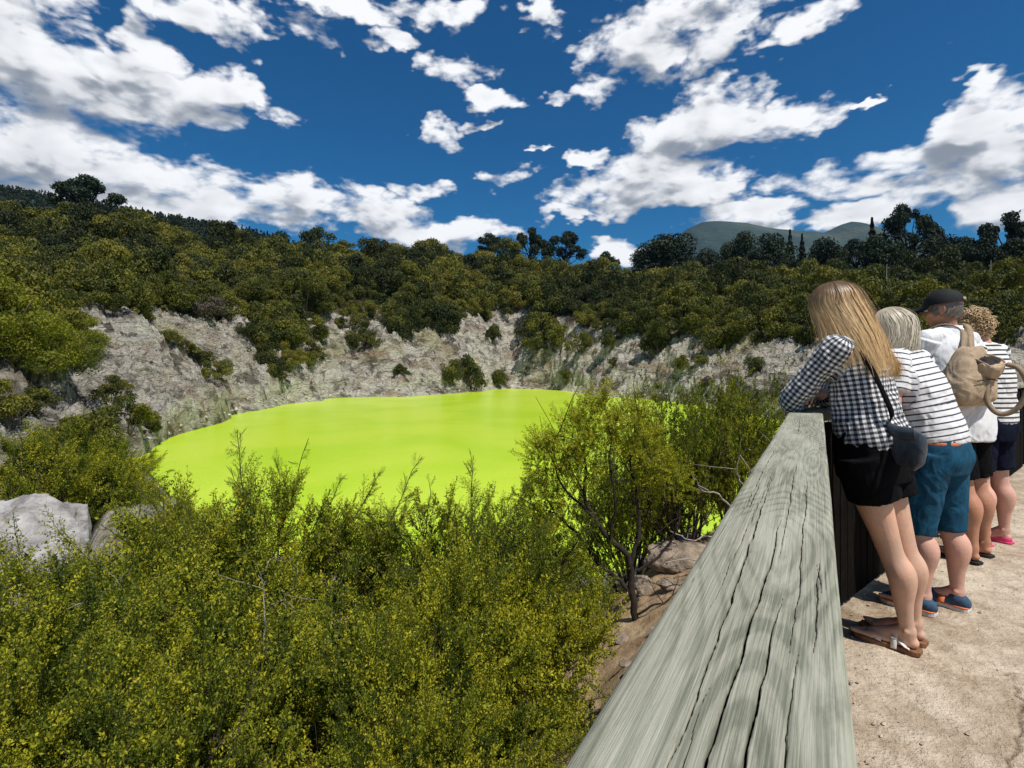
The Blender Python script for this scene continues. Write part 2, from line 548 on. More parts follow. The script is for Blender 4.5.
# broken rock fallen to the water's edge
g = np.random.default_rng(29); vs, fs, o_ = [], [], 0
ico = np.array([(0, 0, 1), (.9, 0, .3), (.28, .85, .35), (-.72, .53, .3), (-.72, -.53, .4), (.28, -.85, .3), (0, 0, -.5)], float)
icf = np.array([(0, 1, 2), (0, 2, 3), (0, 3, 4), (0, 4, 5), (0, 5, 1), (6, 2, 1), (6, 3, 2), (6, 4, 3), (6, 5, 4), (6, 1, 5)])
tha_ = g.uniform(R(-36), R(30), 2600)
sh_ = np.interp(tha_, _fa, _FR[:, 5]); rr_ = sh_ + np.abs(g.normal(0, 1, 2600)) * 2.6 + g.uniform(-5.0, 1.5, 2600)
rx, ry = rr_ * np.sin(tha_), rr_ * np.cos(tha_); rz, _s = land(rx, ry)
for i in range(2600):
    if rz[i] < LAKE_Z - .10 or rz[i] > LAKE_Z + 1.3: continue
    r_ = .06 + .42 * g.uniform() ** 3.5
    a = g.uniform(0, 6.28); M = np.array([[math.cos(a), math.sin(a), 0], [-math.sin(a), math.cos(a), 0], [0, 0, 1]])
    vs.append((ico * g.uniform(.6, 1.3, 3)) @ M * r_ + g.normal(0, r_ * .15, ico.shape) + [rx[i], ry[i], rz[i] - r_ * .1]); fs.append(icf + o_); o_ += 7
m_rub = plain('pale_rubble', (.33, .305, .265), .92, .6, .8, .8, .05, coord='Object')
tag(link('rubble', np_mesh('rubble', np.concatenate(vs), np.concatenate(fs), m_rub, False)), 'pale broken stones scattered along the edge of the lake', 'rubble', kind='stuff')

# ------------------------------------------------------------------ foliage
def leaf_material(name, stops, transl=.30, spec=.25, tone_src='both'):
    m, T, b = new_mat(name, .62)
    tone = T.attr('tone')
    oi = T.n('ShaderNodeObjectInfo').outputs['Random']
    hu_ = T.n('ShaderNodeAttribute', attribute_name='hue', attribute_type='INSTANCER').outputs['Fac']
    f = T.m('ADD', T.m('ADD', tone, hu_), T.m('MULTIPLY_ADD', oi, .26, -.13), clamp=True)
    c = T.ramp(f, stops)
    T.put(b.inputs['Base Color'], c)
    b.inputs['Specular IOR Level'].default_value = spec
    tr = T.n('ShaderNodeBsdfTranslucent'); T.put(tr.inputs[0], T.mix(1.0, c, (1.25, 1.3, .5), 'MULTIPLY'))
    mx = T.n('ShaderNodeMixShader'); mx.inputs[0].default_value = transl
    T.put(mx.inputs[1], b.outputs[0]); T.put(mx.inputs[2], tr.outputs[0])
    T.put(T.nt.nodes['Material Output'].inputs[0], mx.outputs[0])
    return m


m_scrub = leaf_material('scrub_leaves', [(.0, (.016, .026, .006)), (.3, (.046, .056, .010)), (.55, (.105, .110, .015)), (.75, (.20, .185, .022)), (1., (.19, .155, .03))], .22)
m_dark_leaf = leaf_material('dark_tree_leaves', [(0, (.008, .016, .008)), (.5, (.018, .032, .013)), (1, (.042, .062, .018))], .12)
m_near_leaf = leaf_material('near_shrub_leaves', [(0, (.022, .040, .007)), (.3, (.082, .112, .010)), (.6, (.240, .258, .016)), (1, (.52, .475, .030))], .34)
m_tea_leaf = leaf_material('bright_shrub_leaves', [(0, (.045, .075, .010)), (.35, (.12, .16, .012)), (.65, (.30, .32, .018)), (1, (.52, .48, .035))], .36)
m_rim_leaf = leaf_material('yellow_green_bush_leaves', [(0, (.03, .045, .008)), (.35, (.10, .12, .012)), (.65, (.22, .22, .016)), (1, (.34, .30, .025))], .30)
m_dry_leaf = leaf_material('dry_scrub_twigs', [(0, (.07, .055, .042)), (.5, (.14, .115, .09)), (1, (.24, .21, .17))], .1)
m_bark = plain('grey_brown_bark', (.085, .066, .050), .9, .45, 22, .7, .01)
m_dark_bark = plain('dark_bark', (.030, .023, .018), .9, .4, 22, .7, .01)
m_dead = plain('bleached_dead_wood', (.30, .27, .235), .85, .3, 18, .6, .01)


def unit(v):
    return v / np.maximum(np.linalg.norm(v, axis=-1, keepdims=True), 1e-9)


def leaf_cards(P, N, size, g, aspect=.6):
    """one diamond-shaped leaf per point, lying roughly across N"""
    n = len(P)
    N = unit(N + g.normal(size=(n, 3)) * .75)
    t = unit(np.cross(N, g.normal(size=(n, 3)))); s = np.cross(N, t)
    size = np.broadcast_to(size, (n,))[:, None]
    a = t * size; b_ = s * size * aspect
    V = np.stack([P - a, P + b_ + N * size * .15, P + a, P - b_ + N * size * .15], 1).reshape(-1, 3)
    F = np.arange(4 * n).reshape(n, 4)
    return V, F


def lobes_for(g, n, spread=1.0, rmin=.28, rmax=.5, zlo=.35, zhi=.85):
    out = []
    for _ in range(n):
        a = g.uniform(0, 2 * math.pi); d = math.sqrt(g.uniform(0, 1)) * .72 * spread
        r = g.uniform(rmin, rmax)
        out.append((d * math.cos(a), d * math.sin(a), g.uniform(zlo, zhi) * (1 - .35 * d), r))
    return out


def blob_foliage(g, lobes, n, leaf, flat=.72, fill=.35, tone0=.45):
    """leaf clumps over a set of lobes; unit sized plant"""
    w = np.array([l[3] ** 2 for l in lobes]); w /= w.sum()
    k = g.choice(len(lobes), n, p=w)
    Lc = np.array(lobes)[k]
    d = unit(g.normal(size=(n, 3)) + [0, 0, .35])
    rad = np.where(g.uniform(size=n) < fill, g.uniform(.55, 1.0, n), g.uniform(.92, 1.12, n))
    rad = rad * (1 + .20 * perlin(d * 2.6 + k[:, None] * 3.1) * 2)
    P = Lc[:, :3] + d * (Lc[:, 3] * rad)[:, None] * [1, 1, flat]
    P[:, 2] = np.maximum(P[:, 2], .01)
    lt = g.uniform(-.22, .22, len(lobes))
    tone = np.clip(tone0 + lt[k] + g.normal(0, .13, n), 0, 1)
    V, F = leaf_cards(P, d, leaf * g.uniform(.6, 1.3, n), g)
    return V, F, np.repeat(tone, 4)


def tube(pts, radii, sides=6):
    """tapered tube along a polyline"""
    pts = np.asarray(pts, float); radii = np.broadcast_to(radii, (len(pts),)).astype(float)
    tan = unit(np.gradient(pts, axis=0))
    ref = np.array([0.13, .31, .94]) if abs(tan[0][2]) < .9 else np.array([.94, .2, .1])
    V = []
    u = unit(np.cross(tan[0], ref))
    for i in range(len(pts)):
        u = unit(u - tan[i] * np.dot(u, tan[i])); v = np.cross(tan[i], u)
        a = np.linspace(0, 2 * math.pi, sides, endpoint=False)
        V.append(pts[i] + radii[i] * (np.cos(a)[:, None] * u + np.sin(a)[:, None] * v))
    V = np.concatenate(V); F = []
    for i in range(len(pts) - 1):
        for j in range(sides):
            F.append((i * sides + j, i * sides + (j + 1) % sides, (i + 1) * sides + (j + 1) % sides, (i + 1) * sides + j))
    return V, np.array(F)


def merge(parts):
    Vs, Fs, Ts, o = [], [], [], 0
    for p in parts:
        V, F = p[0], p[1]
        Vs.append(V); Fs.append(F + o); o += len(V)
        Ts.append(p[2] if len(p) > 2 else np.full(len(V), .5))
    return np.concatenate(Vs), np.concatenate(Fs), np.concatenate(Ts)


def wiggle(a, b, n, amp, g):
    t = np.linspace(0, 1, n)[:, None]
    p = np.asarray(a) * (1 - t) + np.asarray(b) * t
    w = g.normal(size=(n, 3)) * amp; w[0] = 0; w[-1] = 0
    w = (w + np.roll(w, 1, 0)) / 2; w[0] = 0
    return p + w


# --- scrub of the crater rim, medium detail, unit radius ~1, height ~1.1
scrub_meshes = []
for k in range(10):
    g = np.random.default_rng(100 + k)
    lb = lobes_for(g, [17, 9, 24, 13, 20][k % 5], [1.0, .8, 1.15, .9, 1.0][k % 5], [.18, .22, .12, .16, .10][k % 5], [.38, .42, .28, .36, .3][k % 5], .2, [.95, .8, 1.1, 1.25, .9][k % 5])
    V, F, Tn = blob_foliage(g, lb, 5200, .036, .62, .35, .42 + .05 * (k % 3))
    scrub_meshes.append(np_mesh('scrub_foliage', V, F, m_scrub, False, {'tone': Tn}))
scrub_stems = []
for k in range(3):
    g = np.random.default_rng(140 + k); parts = []
    for j in range(7):
        a = g.uniform(0, 6.28); e = np.array([math.cos(a) * .55, math.sin(a) * .55, g.uniform(.45, .8)])
        parts.append(tube(wiggle((0, 0, -.3), e, 6, .03, g), np.linspace(.035, .008, 6), 5))
    V, F, _ = merge(parts)
    scrub_stems.append(np_mesh('scrub_stem', V, F, m_bark))


g = np.random.default_rng(180)
fine_scrub = np_mesh('fine_foliage', *(lambda q: (q[0], q[1], m_tea_leaf, False, {'tone': q[2]}))(blob_foliage(g, lobes_for(g, 26, 1.0, .14, .32, .2, .95), 22000, .016, .55, .35, .52)))


def make_scrub(loc, r, h, label, group, cat='shrub', k=0, mat=None, name='rim_shrub'):
    o = empty(name, loc, random.uniform(0, 6.28))
    o.scale = (r, r, h)
    me = scrub_meshes[k % 10]
    if mat is not None:
        key = 'scrub_foliage_' + mat.name
        me2 = bpy.data.meshes.get(key + str(k % 10))
        if me2 is None:
            me2 = (fine_scrub if mat == m_rim_leaf else me).copy(); me2.name = key + str(k % 10); me2.materials.clear(); me2.materials.append(mat)
        me = me2
    link('foliage', me, o)
    link('stems', scrub_stems[k % 3], o)
    return tag(o, label, cat, group)


def sight(px, py, dmin=14):
    """where the line of sight at this bearing and dip first meets the land"""
    a = (px - 512) / 520.0; s = (366 - py) / 520.0
    d = np.concatenate([np.arange(dmin, 60, .15), np.arange(60, 260, .4)])
    z, _ = land(a * d, d)
    hit = np.nonzero(z >= EYE + s * d)[0]
    i = hit[0] if len(hit) else len(d) - 1
    return a * d[i], d[i], float(z[i])


# the scrub: jittered rows from the top of the rock wall to beyond the skyline
g = np.random.default_rng(5)
cand = []
r_ = 30.0
while r_ < 330:
    sp = max(2.4, .031 * r_)
    n = int(R(112) * r_ / sp)
    th = (np.arange(n) + g.uniform(-.4, .4, n)) / n * R(112) - R(56)
    rr = r_ + g.uniform(-.45, .45, n) * sp
    cand.append(np.stack([th, rr, np.full(n, sp)], 1))
    r_ += sp * .85
cand = np.concatenate(cand)
cx, cy = cand[:, 1] * np.sin(cand[:, 0]), cand[:, 1] * np.cos(cand[:, 0])
cz, cs = land(cx, cy)
edge = fbm(np.stack([cx, cy, cx * 0], -1) / 9.0, 3) * .5
ok = (cs + edge > 6.85) & (cs < 9.3)
# thinner scrub on the ledges and in gullies of the wall
gully = fbm(np.stack([cx, cy, cx * 0], -1) / 11.0 + 3.7, 3)
ok |= (cs > 5.15) & (cs < 6.9) & (gully > np.where(np.degrees(cand[:, 0]) > 7, .34, .12))
# a spur on the left stays bare
tha = np.degrees(cand[:, 0])
ok &= ~((tha < -26) & (tha > -39.5) & (cs < 6.75) & (gully < .34))
sel = cand[ok]; sx, sy, sz, ss_ = cx[ok], cy[ok], cz[ok], sel[:, 2]
dist = np.hypot(sx, sy)
size = ss_ * g.choice([.5, .65, .8, 1.0, 1.25, 1.5], len(ss_)) * g.uniform(.9, 1.1, len(ss_))
show = size / dist * (1.0 - .35 * (cs[ok] > 8.3))
in_view = (sy > 5) & (np.abs(sx / np.maximum(sy, 1)) < 1.0)
order = np.argsort(-(show * in_view) + dist * .0006)
near_sel = order[:200]; rest = order[200:]
for i in near_sel:
    make_scrub((sx[i], sy[i], sz[i] - .25 * size[i]), size[i], size[i] * g.uniform(1.0, 1.6) * (1 - .45 * float(sstep(cs[ok][i], 8.5, 8.95))),
               'olive green scrub bush growing among the others round the rim of the crater', 'scrub bushes round the crater rim', k=int(g.integers(0, 10)))
hue = fbm(np.stack([sx, sy, sx * 0], -1) / 26.0 + 8, 3)
hgt = size * g.uniform(1.0, 1.6, len(size)) * (1 - .45 * sstep(cs[ok], 8.5, 8.95))
srcs = [o for o in col.objects if o.name.startswith('foliage') and o.parent is not None][:80]
srcs = {o.data.name: o for o in srcs}
pts_me = bpy.data.meshes.new('scrub_points')
pts_me.vertices.add(len(rest)); pts_me.vertices.foreach_set('co', np.stack([sx[rest], sy[rest], sz[rest] - .25 * size[rest]], 1).astype(np.float32).ravel())
for nm, arr_, tp in (('bush_kind', g.integers(0, len(srcs), len(rest)), 'INT'), ('bush_turn', g.uniform(0, 6.28, len(rest)), 'FLOAT'), ('hue', hue[rest] * .9 + g.uniform(-.12, .12, len(rest)), 'FLOAT'), ('bush_size', size[rest], 'FLOAT'), ('bush_height', hgt[rest], 'FLOAT')):
    at = pts_me.attributes.new(nm, tp, 'POINT'); at.data.foreach_set('value', arr_.astype(np.int32 if tp == 'INT' else np.float32))
sc_o = link('scrub', pts_me)
ng = bpy.data.node_groups.new('scatter_scrub', 'GeometryNodeTree')
ng.interface.new_socket('Geometry', in_out='INPUT', socket_type='NodeSocketGeometry'); ng.interface.new_socket('Geometry', in_out='OUTPUT', socket_type='NodeSocketGeometry')
N_ = ng.nodes; gi = N_.new('NodeGroupInput'); go = N_.new('NodeGroupOutput')
g2i = N_.new('GeometryNodeGeometryToInstance')
for o_ in list(srcs.values())[::-1]:
    oi = N_.new('GeometryNodeObjectInfo'); oi.transform_space = 'ORIGINAL'; oi.inputs['Object'].default_value = o_; oi.inputs['As Instance'].default_value = True
    ng.links.new(oi.outputs['Geometry'], g2i.inputs[0])
jn = N_.new('GeometryNodeJoinGeometry')
ng.nodes.remove(g2i)
for oi in [n for n in N_ if n.bl_idname == 'GeometryNodeObjectInfo']: ng.links.new(oi.outputs['Geometry'], jn.inputs[0])
def gattr(nm, dt):
    x = N_.new('GeometryNodeInputNamedAttribute'); x.data_type = dt; x.inputs['Name'].default_value = nm
    return x.outputs['Attribute']
iop = N_.new('GeometryNodeInstanceOnPoints'); iop.inputs['Pick Instance'].default_value = True
ng.links.new(gi.outputs[0], iop.inputs['Points']); ng.links.new(jn.outputs[0], iop.inputs['Instance']); ng.links.new(gattr('bush_kind', 'INT'), iop.inputs['Instance Index'])
cz_ = N_.new('ShaderNodeCombineXYZ'); ng.links.new(gattr('bush_turn', 'FLOAT'), cz_.inputs[2]); ng.links.new(cz_.outputs[0], iop.inputs['Rotation'])
cs_ = N_.new('ShaderNodeCombineXYZ'); q_ = gattr('bush_size', 'FLOAT'); ng.links.new(q_, cs_.inputs[0]); ng.links.new(q_, cs_.inputs[1]); ng.links.new(gattr('bush_height', 'FLOAT'), cs_.inputs[2]); ng.links.new(cs_.outputs[0], iop.inputs['Scale'])
ng.links.new(iop.outputs[0], go.inputs[0])
md = sc_o.modifiers.new('scatter', 'NODES'); md.node_group = ng
print('scrub bushes in the mass', len(rest))
tag(sc_o, 'mass of dark olive scrub covering the hillside above the pale crater wall', 'scrub', kind='stuff')

# --- bushes one can tell apart on the rock wall and beside it: (px, py of the foot, radius m, height m, ...)
CH = 'small dark bush in the slanting chain down the pale left cliff'
WALL = [
    (30, 374, 3.7, 4.0, 'broad bright yellow-green bush crowning the rock at the left edge of the picture', m_rim_leaf),
    (-18, 352, 3.9, 4.4, 'bright yellow-green bush cut by the left edge of the picture', m_rim_leaf), (66, 348, 2.8, 3.0, 'smaller yellow-green bush behind the broad one at the left edge', m_rim_leaf),
    (92, 458, 2.0, 2.4, 'dark green rounded bush low on the left rock face beside the lake', None),
    (128, 432, 1.7, 1.9, 'small dark bush tucked under the pale spur, right of a bigger round one', None),
    (62, 448, 1.3, 1.5, 'small bush left of the dark rounded bush beside the lake', None), (150, 430, 1.2, 1.1, 'low bush at the foot of the pale spur by the water', None), (112, 405, 1.4, 1.8, None, None),
    (8, 420, 1.6, 1.8, None, None), (40, 405, 1.2, 1.2, None, None),
    (246, 336, 1.7, 2.0, None, None), (262, 334, 1.5, 1.8, None, None),
    (216, 378, 1.8, 1.9, CH, None), (200, 366, 1.6, 1.6, CH, None), (186, 354, 1.5, 1.5, CH, None), (172, 344, 1.4, 1.5, CH, None),
    (352, 350, 2.4, 2.6, 'dark bush on the cliff top at the middle of the far wall', None), (372, 346, 2.2, 2.4, None, None), (300, 340, 1.5, 1.5, None, None),
    (472, 388, 4.2, 7.0, 'large dark bush filling the gully down to the far edge of the lake', None),
    (450, 384, 2.8, 4.5, 'tall dark bush left of the large gully bush at the far shore', None), (498, 386, 3.2, 4.5, 'dark bush right of the large gully bush at the far shore', None),
    (582, 352, 3.6, 4.0, 'large dark bush on the wall behind the bright twisted shrub', None), (566, 385, 2.5, 2.6, None, None), (612, 366, 1.6, 1.8, None, None), (700, 366, 1.3, 1.5, None, None),
    (755, 372, 1.8, 2.2, None, None),
]

for i, (px, py, rad, hgt, lab, mt) in enumerate(WALL):
    x, y, z = sight(px, py, 20)
    make_scrub((x, y, z - .3), rad, hgt, lab or 'dark olive bush rooted on a ledge of the pale crater wall', 'chain of bushes on the left cliff' if lab == CH else (None if lab else 'bushes on ledges of the crater wall'), k=i, mat=mt, name='ledge_shrub')
for i, (px, py, rad, hgt) in enumerate([(206, 318, 2.8, 2.6), (660, 402, 1.6, 1.7), (690, 404, 1.8, 1.6), (722, 406, 1.6, 1.5), (750, 402, 1.8, 1.9), (776, 398, 1.6, 1.7), (640, 398, 1.3, 1.3), (800, 400, 1.4, 1.6), (735, 392, 1.6, 1.7), (705, 388, 1.5, 1.5)]):
    x, y, z = sight(px, py, 20)
    make_scrub((x, y, z - .2), rad, hgt, 'grey brown leafless scrub bush on the pale rock above the lake', 'dry grey scrub bushes by the lake', k=i, mat=m_dry_leaf, name='dry_shrub')


# --- trees on the skyline
def tree_mesh(seed, kind):
    g = np.random.default_rng(seed); tr = []
    if kind == 'conifer':
        lb = []; V_, F_, T_ = [], [], []
        n = 3600
        t = g.uniform(.12, 1, n) ** 1.0; a = g.uniform(0, 6.28, n)
        rad = (1 - t) * .24 * (.75 + .35 * np.sin(t * 60 + a * 2)) * g.uniform(.3, 1.05, n)
        P = np.stack([rad * np.cos(a), rad * np.sin(a), t - rad * .2], 1)
        V, F = leaf_cards(P, np.stack([np.cos(a), np.sin(a), a * 0 + .4], 1), .022, g)
        fol = (V, F, np.repeat(np.clip(g.normal(.4, .15, n), 0, 1), 4))
        tr.append(tube([(0, 0, -.05), (0, 0, .5), (0, 0, .98)], [.022, .014, .004], 7))
    else:
        tr.append(tube(wiggle((0, 0, -.08), (.02, .01, .5), 6, .012, g), np.linspace(.036, .022, 6), 8))
        lobes = []
        nl = 26 if kind == 'umbrella' else 26
        for j in range(nl):
            a = g.uniform(0, 6.28); q = math.sqrt((j + .5) / nl)
            if kind == 'umbrella':
                e = np.array([math.cos(a) * .50 * q, math.sin(a) * .50 * q, .90 - .34 * q * q + g.uniform(-.1, .05)]); r = g.uniform(.07, .15)
            else:
                e = np.array([math.cos(a) * .34 * q, math.sin(a) * .34 * q, g.uniform(.35, .86) - .08 * q]); r = g.uniform(.11, .19)
            lobes.append((e[0], e[1], e[2], r))
            tr.append(tube(wiggle((.01, 0, .22 + .3 * g.uniform()), e, 5, .018, g), np.linspace(.013, .004, 5), 5))
        fol = blob_foliage(g, lobes, 7800, .021, .62 if kind == 'umbrella' else .85, .45, .42)
    V, F, _ = merge(tr)
    return np_mesh('tree_trunk', V, F, m_dark_bark), np_mesh('tree_crown', *fol[:2], m_dark_leaf, False, {'tone': fol[2]})


TM = {'umbrella': [tree_mesh(300 + i, 'umbrella') for i in range(3)], 'round': [tree_mesh(310 + i, 'round') for i in range(3)], 'conifer': [tree_mesh(320 + i, 'conifer') for i in range(2)]}


def plant_tree(px, d, top, base, width, kind, label, group=None, k=0):
    x = (px - 512) / 520.0 * d
    zt = EYE + (366 - top) / 520.0 * d
    zb = min(ground_z(x, d), EYE + (366 - base) / 520.0 * d)
    h = zt - zb
    w = width / 520.0 * d / {'umbrella': 1.15, 'round': .95, 'conifer': .42}[kind]
    o = empty('conifer' if kind == 'conifer' else 'skyline_tree', (x, d, zb), k * 1.7)
    o.scale = (w, w, h)
    tm, cm = TM[kind][k % len(TM[kind])]
    link('trunk', tm, o); link('crown', cm, o)
    return tag(o, label, 'tree', group)


GT = 'dark trees standing along the right skyline'
LT = 'dark leafy tree in the row along the right skyline'
for i, a in enumerate([
    (88, 176, 174, 232, 66, 'umbrella', 'tall spreading dark tree standing alone on the left skyline'),
    (18, 150, 196, 262, 70, 'round', 'big dark tree at the left edge below the forested hill'),
    (52, 160, 212, 252, 50, 'round', 'lower dark tree just left of the tall spreading one'),
    (120, 172, 214, 244, 40, 'round', 'low dark tree just right of the tall spreading one'),
    (178, 180, 211, 232, 14, 'round', 'tiny round tree poking above the left ridge line'),
    (492, 198, 233, 254, 36, 'umbrella', 'leftmost and lowest of the three dark trees on the central skyline'),
    (530, 200, 227, 256, 38, 'umbrella', 'middle tree of the three on the central skyline, with a narrow flat crown'),
    (564, 200, 231, 258, 44, 'umbrella', 'rightmost of the three trees on the central skyline, wide flat crown'),
    (606, 196, 251, 266, 30, 'umbrella', 'low sparse tree in the dip of the skyline'),
    (668, 170, 226, 276, 66, 'round', 'large dense round dark tree left of the distant mountain'),
    (645, 172, 240, 276, 34, 'round', 'dark leafy tree at the left end of the row right of the skyline dip'), (700, 165, 246, 282, 40, 'round', 'dark leafy tree between the large dense round tree and the mountain foot'),
    (736, 160, 227, 280, 40, 'round', 'dark tree standing straight in front of the distant mountain'),
    (772, 158, 228, 282, 50, 'round', 'dark leafy tree just left of the two narrow pointed conifers'), (752, 150, 250, 284, 50, 'umbrella', 'low spreading tree below the middle of the distant mountain'),
    (790, 165, 230, 272, 20, 'conifer', 'narrow pointed conifer in front of the distant mountain, the left of two'),
    (802, 165, 234, 272, 18, 'conifer', 'narrow pointed conifer in front of the distant mountain, the right of two'),
    (826, 150, 236, 284, 44, 'round', 'dark leafy tree just right of the two narrow pointed conifers'), (856, 150, 238, 284, 42, 'umbrella', 'spreading dark tree left of the thin ragged tree'),
    (872, 140, 218, 270, 24, 'conifer', 'thin ragged tree rising left of the broad-crowned tree'),
    (908, 140, 205, 284, 58, 'umbrella', 'tall broad-crowned dark tree above the heads of the visitors'),
    (886, 134, 232, 288, 46, 'round', 'dark tree under the left half of the tall broad-crowned tree'), (940, 132, 232, 288, 50, 'round', 'dark leafy tree just right of the tall broad-crowned tree'), (968, 128, 236, 288, 52, 'umbrella', 'spreading dark tree on the skyline above the man in the cap'),
    (1006, 122, 212, 288, 60, 'umbrella', 'broad dark tree at the right edge of the skyline'),
    (985, 120, 234, 290, 44, 'round', 'dark leafy tree on the skyline above the woman with curls'), (1040, 115, 222, 290, 60, 'round', 'dark tree cut off by the right edge of the skyline'), (720, 140, 258, 292, 46, 'round', 'low dark tree in front of the left foot of the mountain'), (790, 138, 256, 292, 44, 'round', 'low dark tree in front of the two narrow pointed conifers'),
    (1085, 120, 215, 290, 60, 'round', 'dark tree beyond the right edge of the skyline row'), (-40, 150, 190, 262, 70, 'umbrella', 'spreading dark tree beyond the left edge of the picture'),
]):
    plant_tree(*a[:7], a[7] if len(a) > 7 else None, k=i)

# slim bleached trunks sticking out of the scrub
for px, d, top, base, nm in [(886, 88, 264, 298, 'thin bleached dead trunk standing in the scrub, the taller of two'), (990, 80, 260, 290, 'thin bleached dead trunk standing in the scrub near the right edge'), ]:
    x = (px - 512) / 520 * d; zb = ground_z(x, d)
    V, F = tube(wiggle((0, 0, -.2), (.15, 0, EYE + (366 - top) / 520 * d - zb), 8, .05, g), np.linspace(.14, .05, 8), 6)
    tag(link('dead_tree', np_mesh('dead_tree', V, F, m_dead), None, (x, d, zb)), nm, 'dead tree')

# --- distant mountain and the forested hill on the left
m_mount, T, b = new_mat('haze_tinted_forest', .95)  # forest green with the blue of distant air put into its colour
pos = T.n('ShaderNodeNewGeometry').outputs['Position']
T.put(b.inputs['Base Color'], T.ramp(T.noise(pos, .004, 6, .62), [(.35, (.016, .034, .034)), (.55, (.026, .050, .042)), (.72, (.07, .08, .055))]))
bump(T, b, T.noise(pos, .012, 7, .6), 1.0, 30)


def hill(name, d, prof, depth, mat, seed, rough=.02, nx=240, ny=40):
    xs = np.linspace(prof[0][0], prof[-1][0], nx)
    tops = np.interp(xs, [p[0] for p in prof], [p[1] for p in prof])
    t = np.linspace(-1, 1, ny)[:, None]
    Xh = (xs - 512) / 520 * d * np.ones_like(t); Yh = d + t * depth * np.ones_like(Xh)
    top = EYE + (366 - tops) / 520 * d
    s = 1 - np.abs(t) ** 1.3
    Zh = top * s
    Zh = Zh + fbm(np.stack([Xh, Yh, Xh * 0], -1) / (depth * .5) + seed, 5, .55, True) * top * rough * 4 * np.minimum(1, (1 - s) * 3 + .12)
    i = np.arange(nx * ny).reshape(ny, nx)
    q = np.stack([i[:-1, :-1], i[:-1, 1:], i[1:, 1:], i[1:, :-1]], -1).reshape(-1, 4)
    return tag(link(name, np_mesh(name, np.stack([Xh, Yh, Zh], -1).reshape(-1, 3), q, mat)), kind='structure'), (Xh, Yh, Zh)


hill('mountain', 2600, [(500, 300), (600, 275), (650, 262), (685, 230), (700, 223), (715, 222), (745, 224), (770, 229), (800, 231), (822, 234), (838, 226), (850, 222), (862, 226), (880, 233), (920, 240), (1000, 250), (1200, 280)], 900, m_mount, 3)
_, (Xh, Yh, Zh) = hill('forested_hill', 430, [(-500, 150), (-100, 172), (0, 192), (100, 208), (180, 223), (260, 238), (340, 262)], 170, m_mount, 6, .01)
g = np.random.default_rng(77); parts = []
Vc, Fc, Tc = None, None, None
for i in range(6000):
    px = g.uniform(-160, 290); t = g.uniform(-.75, .06)
    iy = (t + 1) / 2 * 39; fx = np.interp(px, np.linspace(-500, 340, 240), np.arange(240))
    iy0, ix0 = int(iy), int(fx)
    P = np.array([(px - 512) / 520 * 430, 430 + t * 170, Zh[iy0, ix0] - 1])
    n = 34; hgt = g.uniform(5, 9); u = g.uniform(0, 1, n); a = g.uniform(0, 6.28, n)
    rad = (1 - u) * 3.0 * g.uniform(.5, 1, n)
    Pp = P + np.stack([rad * np.cos(a), rad * np.sin(a), u * hgt], 1)
    V, F = leaf_cards(Pp, np.stack([np.cos(a), np.sin(a), a * 0 + .5], 1), .85, g)
    parts.append((V, F, np.full(len(V), g.uniform(.1, .6))))
V, F, Tn = merge(parts)
tag(link('pine_forest', np_mesh('pine_forest', V, F, m_dark_leaf, False, {'tone': Tn})), 'dark pine forest covering the hill behind the left skyline', 'forest', kind='stuff')

# ------------------------------------------------------------------ visitors' path
m_path, T, b = new_mat('trodden_pale_rock', .93)
pos = T.n('ShaderNodeNewGeometry').outputs['Position']
n1 = T.noise(pos, 1.3, 5, .6, .4); n2 = T.noise(pos, 7, 7, .68); n3 = T.noise(pos, 60, 4, .7)
c = T.ramp(T.m('ADD', T.m('MULTIPLY', n1, .5), T.m('MULTIPLY', n2, .5)), [(.34, (.30, .215, .14)), (.45, (.48, .38, .275)), (.56, (.64, .535, .41)), (.72, (.72, .63, .50))])
c = T.mix(T.m('MULTIPLY', T.ss(T.noise(pos, 2.6, 7, .7, .8), .54, .68), .6), c, (.30, .205, .125))
c = T.mix(T.m('MULTIPLY', T.ss(n3, .5, .8), .18), c, (.30, .22, .15))
c = T.mix(T.m('MULTIPLY', T.attr('fence_foot_brown'), .75), c, (.20, .135, .075))
c = T.mix(T.attr('crack'), c, (.17, .12, .08))
T.put(b.inputs['Base Color'], c)
bump(T, b, T.m('ADD', T.m('MULTIPLY', n2, 1.0), T.m('ADD', T.m('MULTIPLY', n3, .18), T.m('MULTIPLY', T.noise(pos, 220, 3, .6), .05))), 1.0, .055)

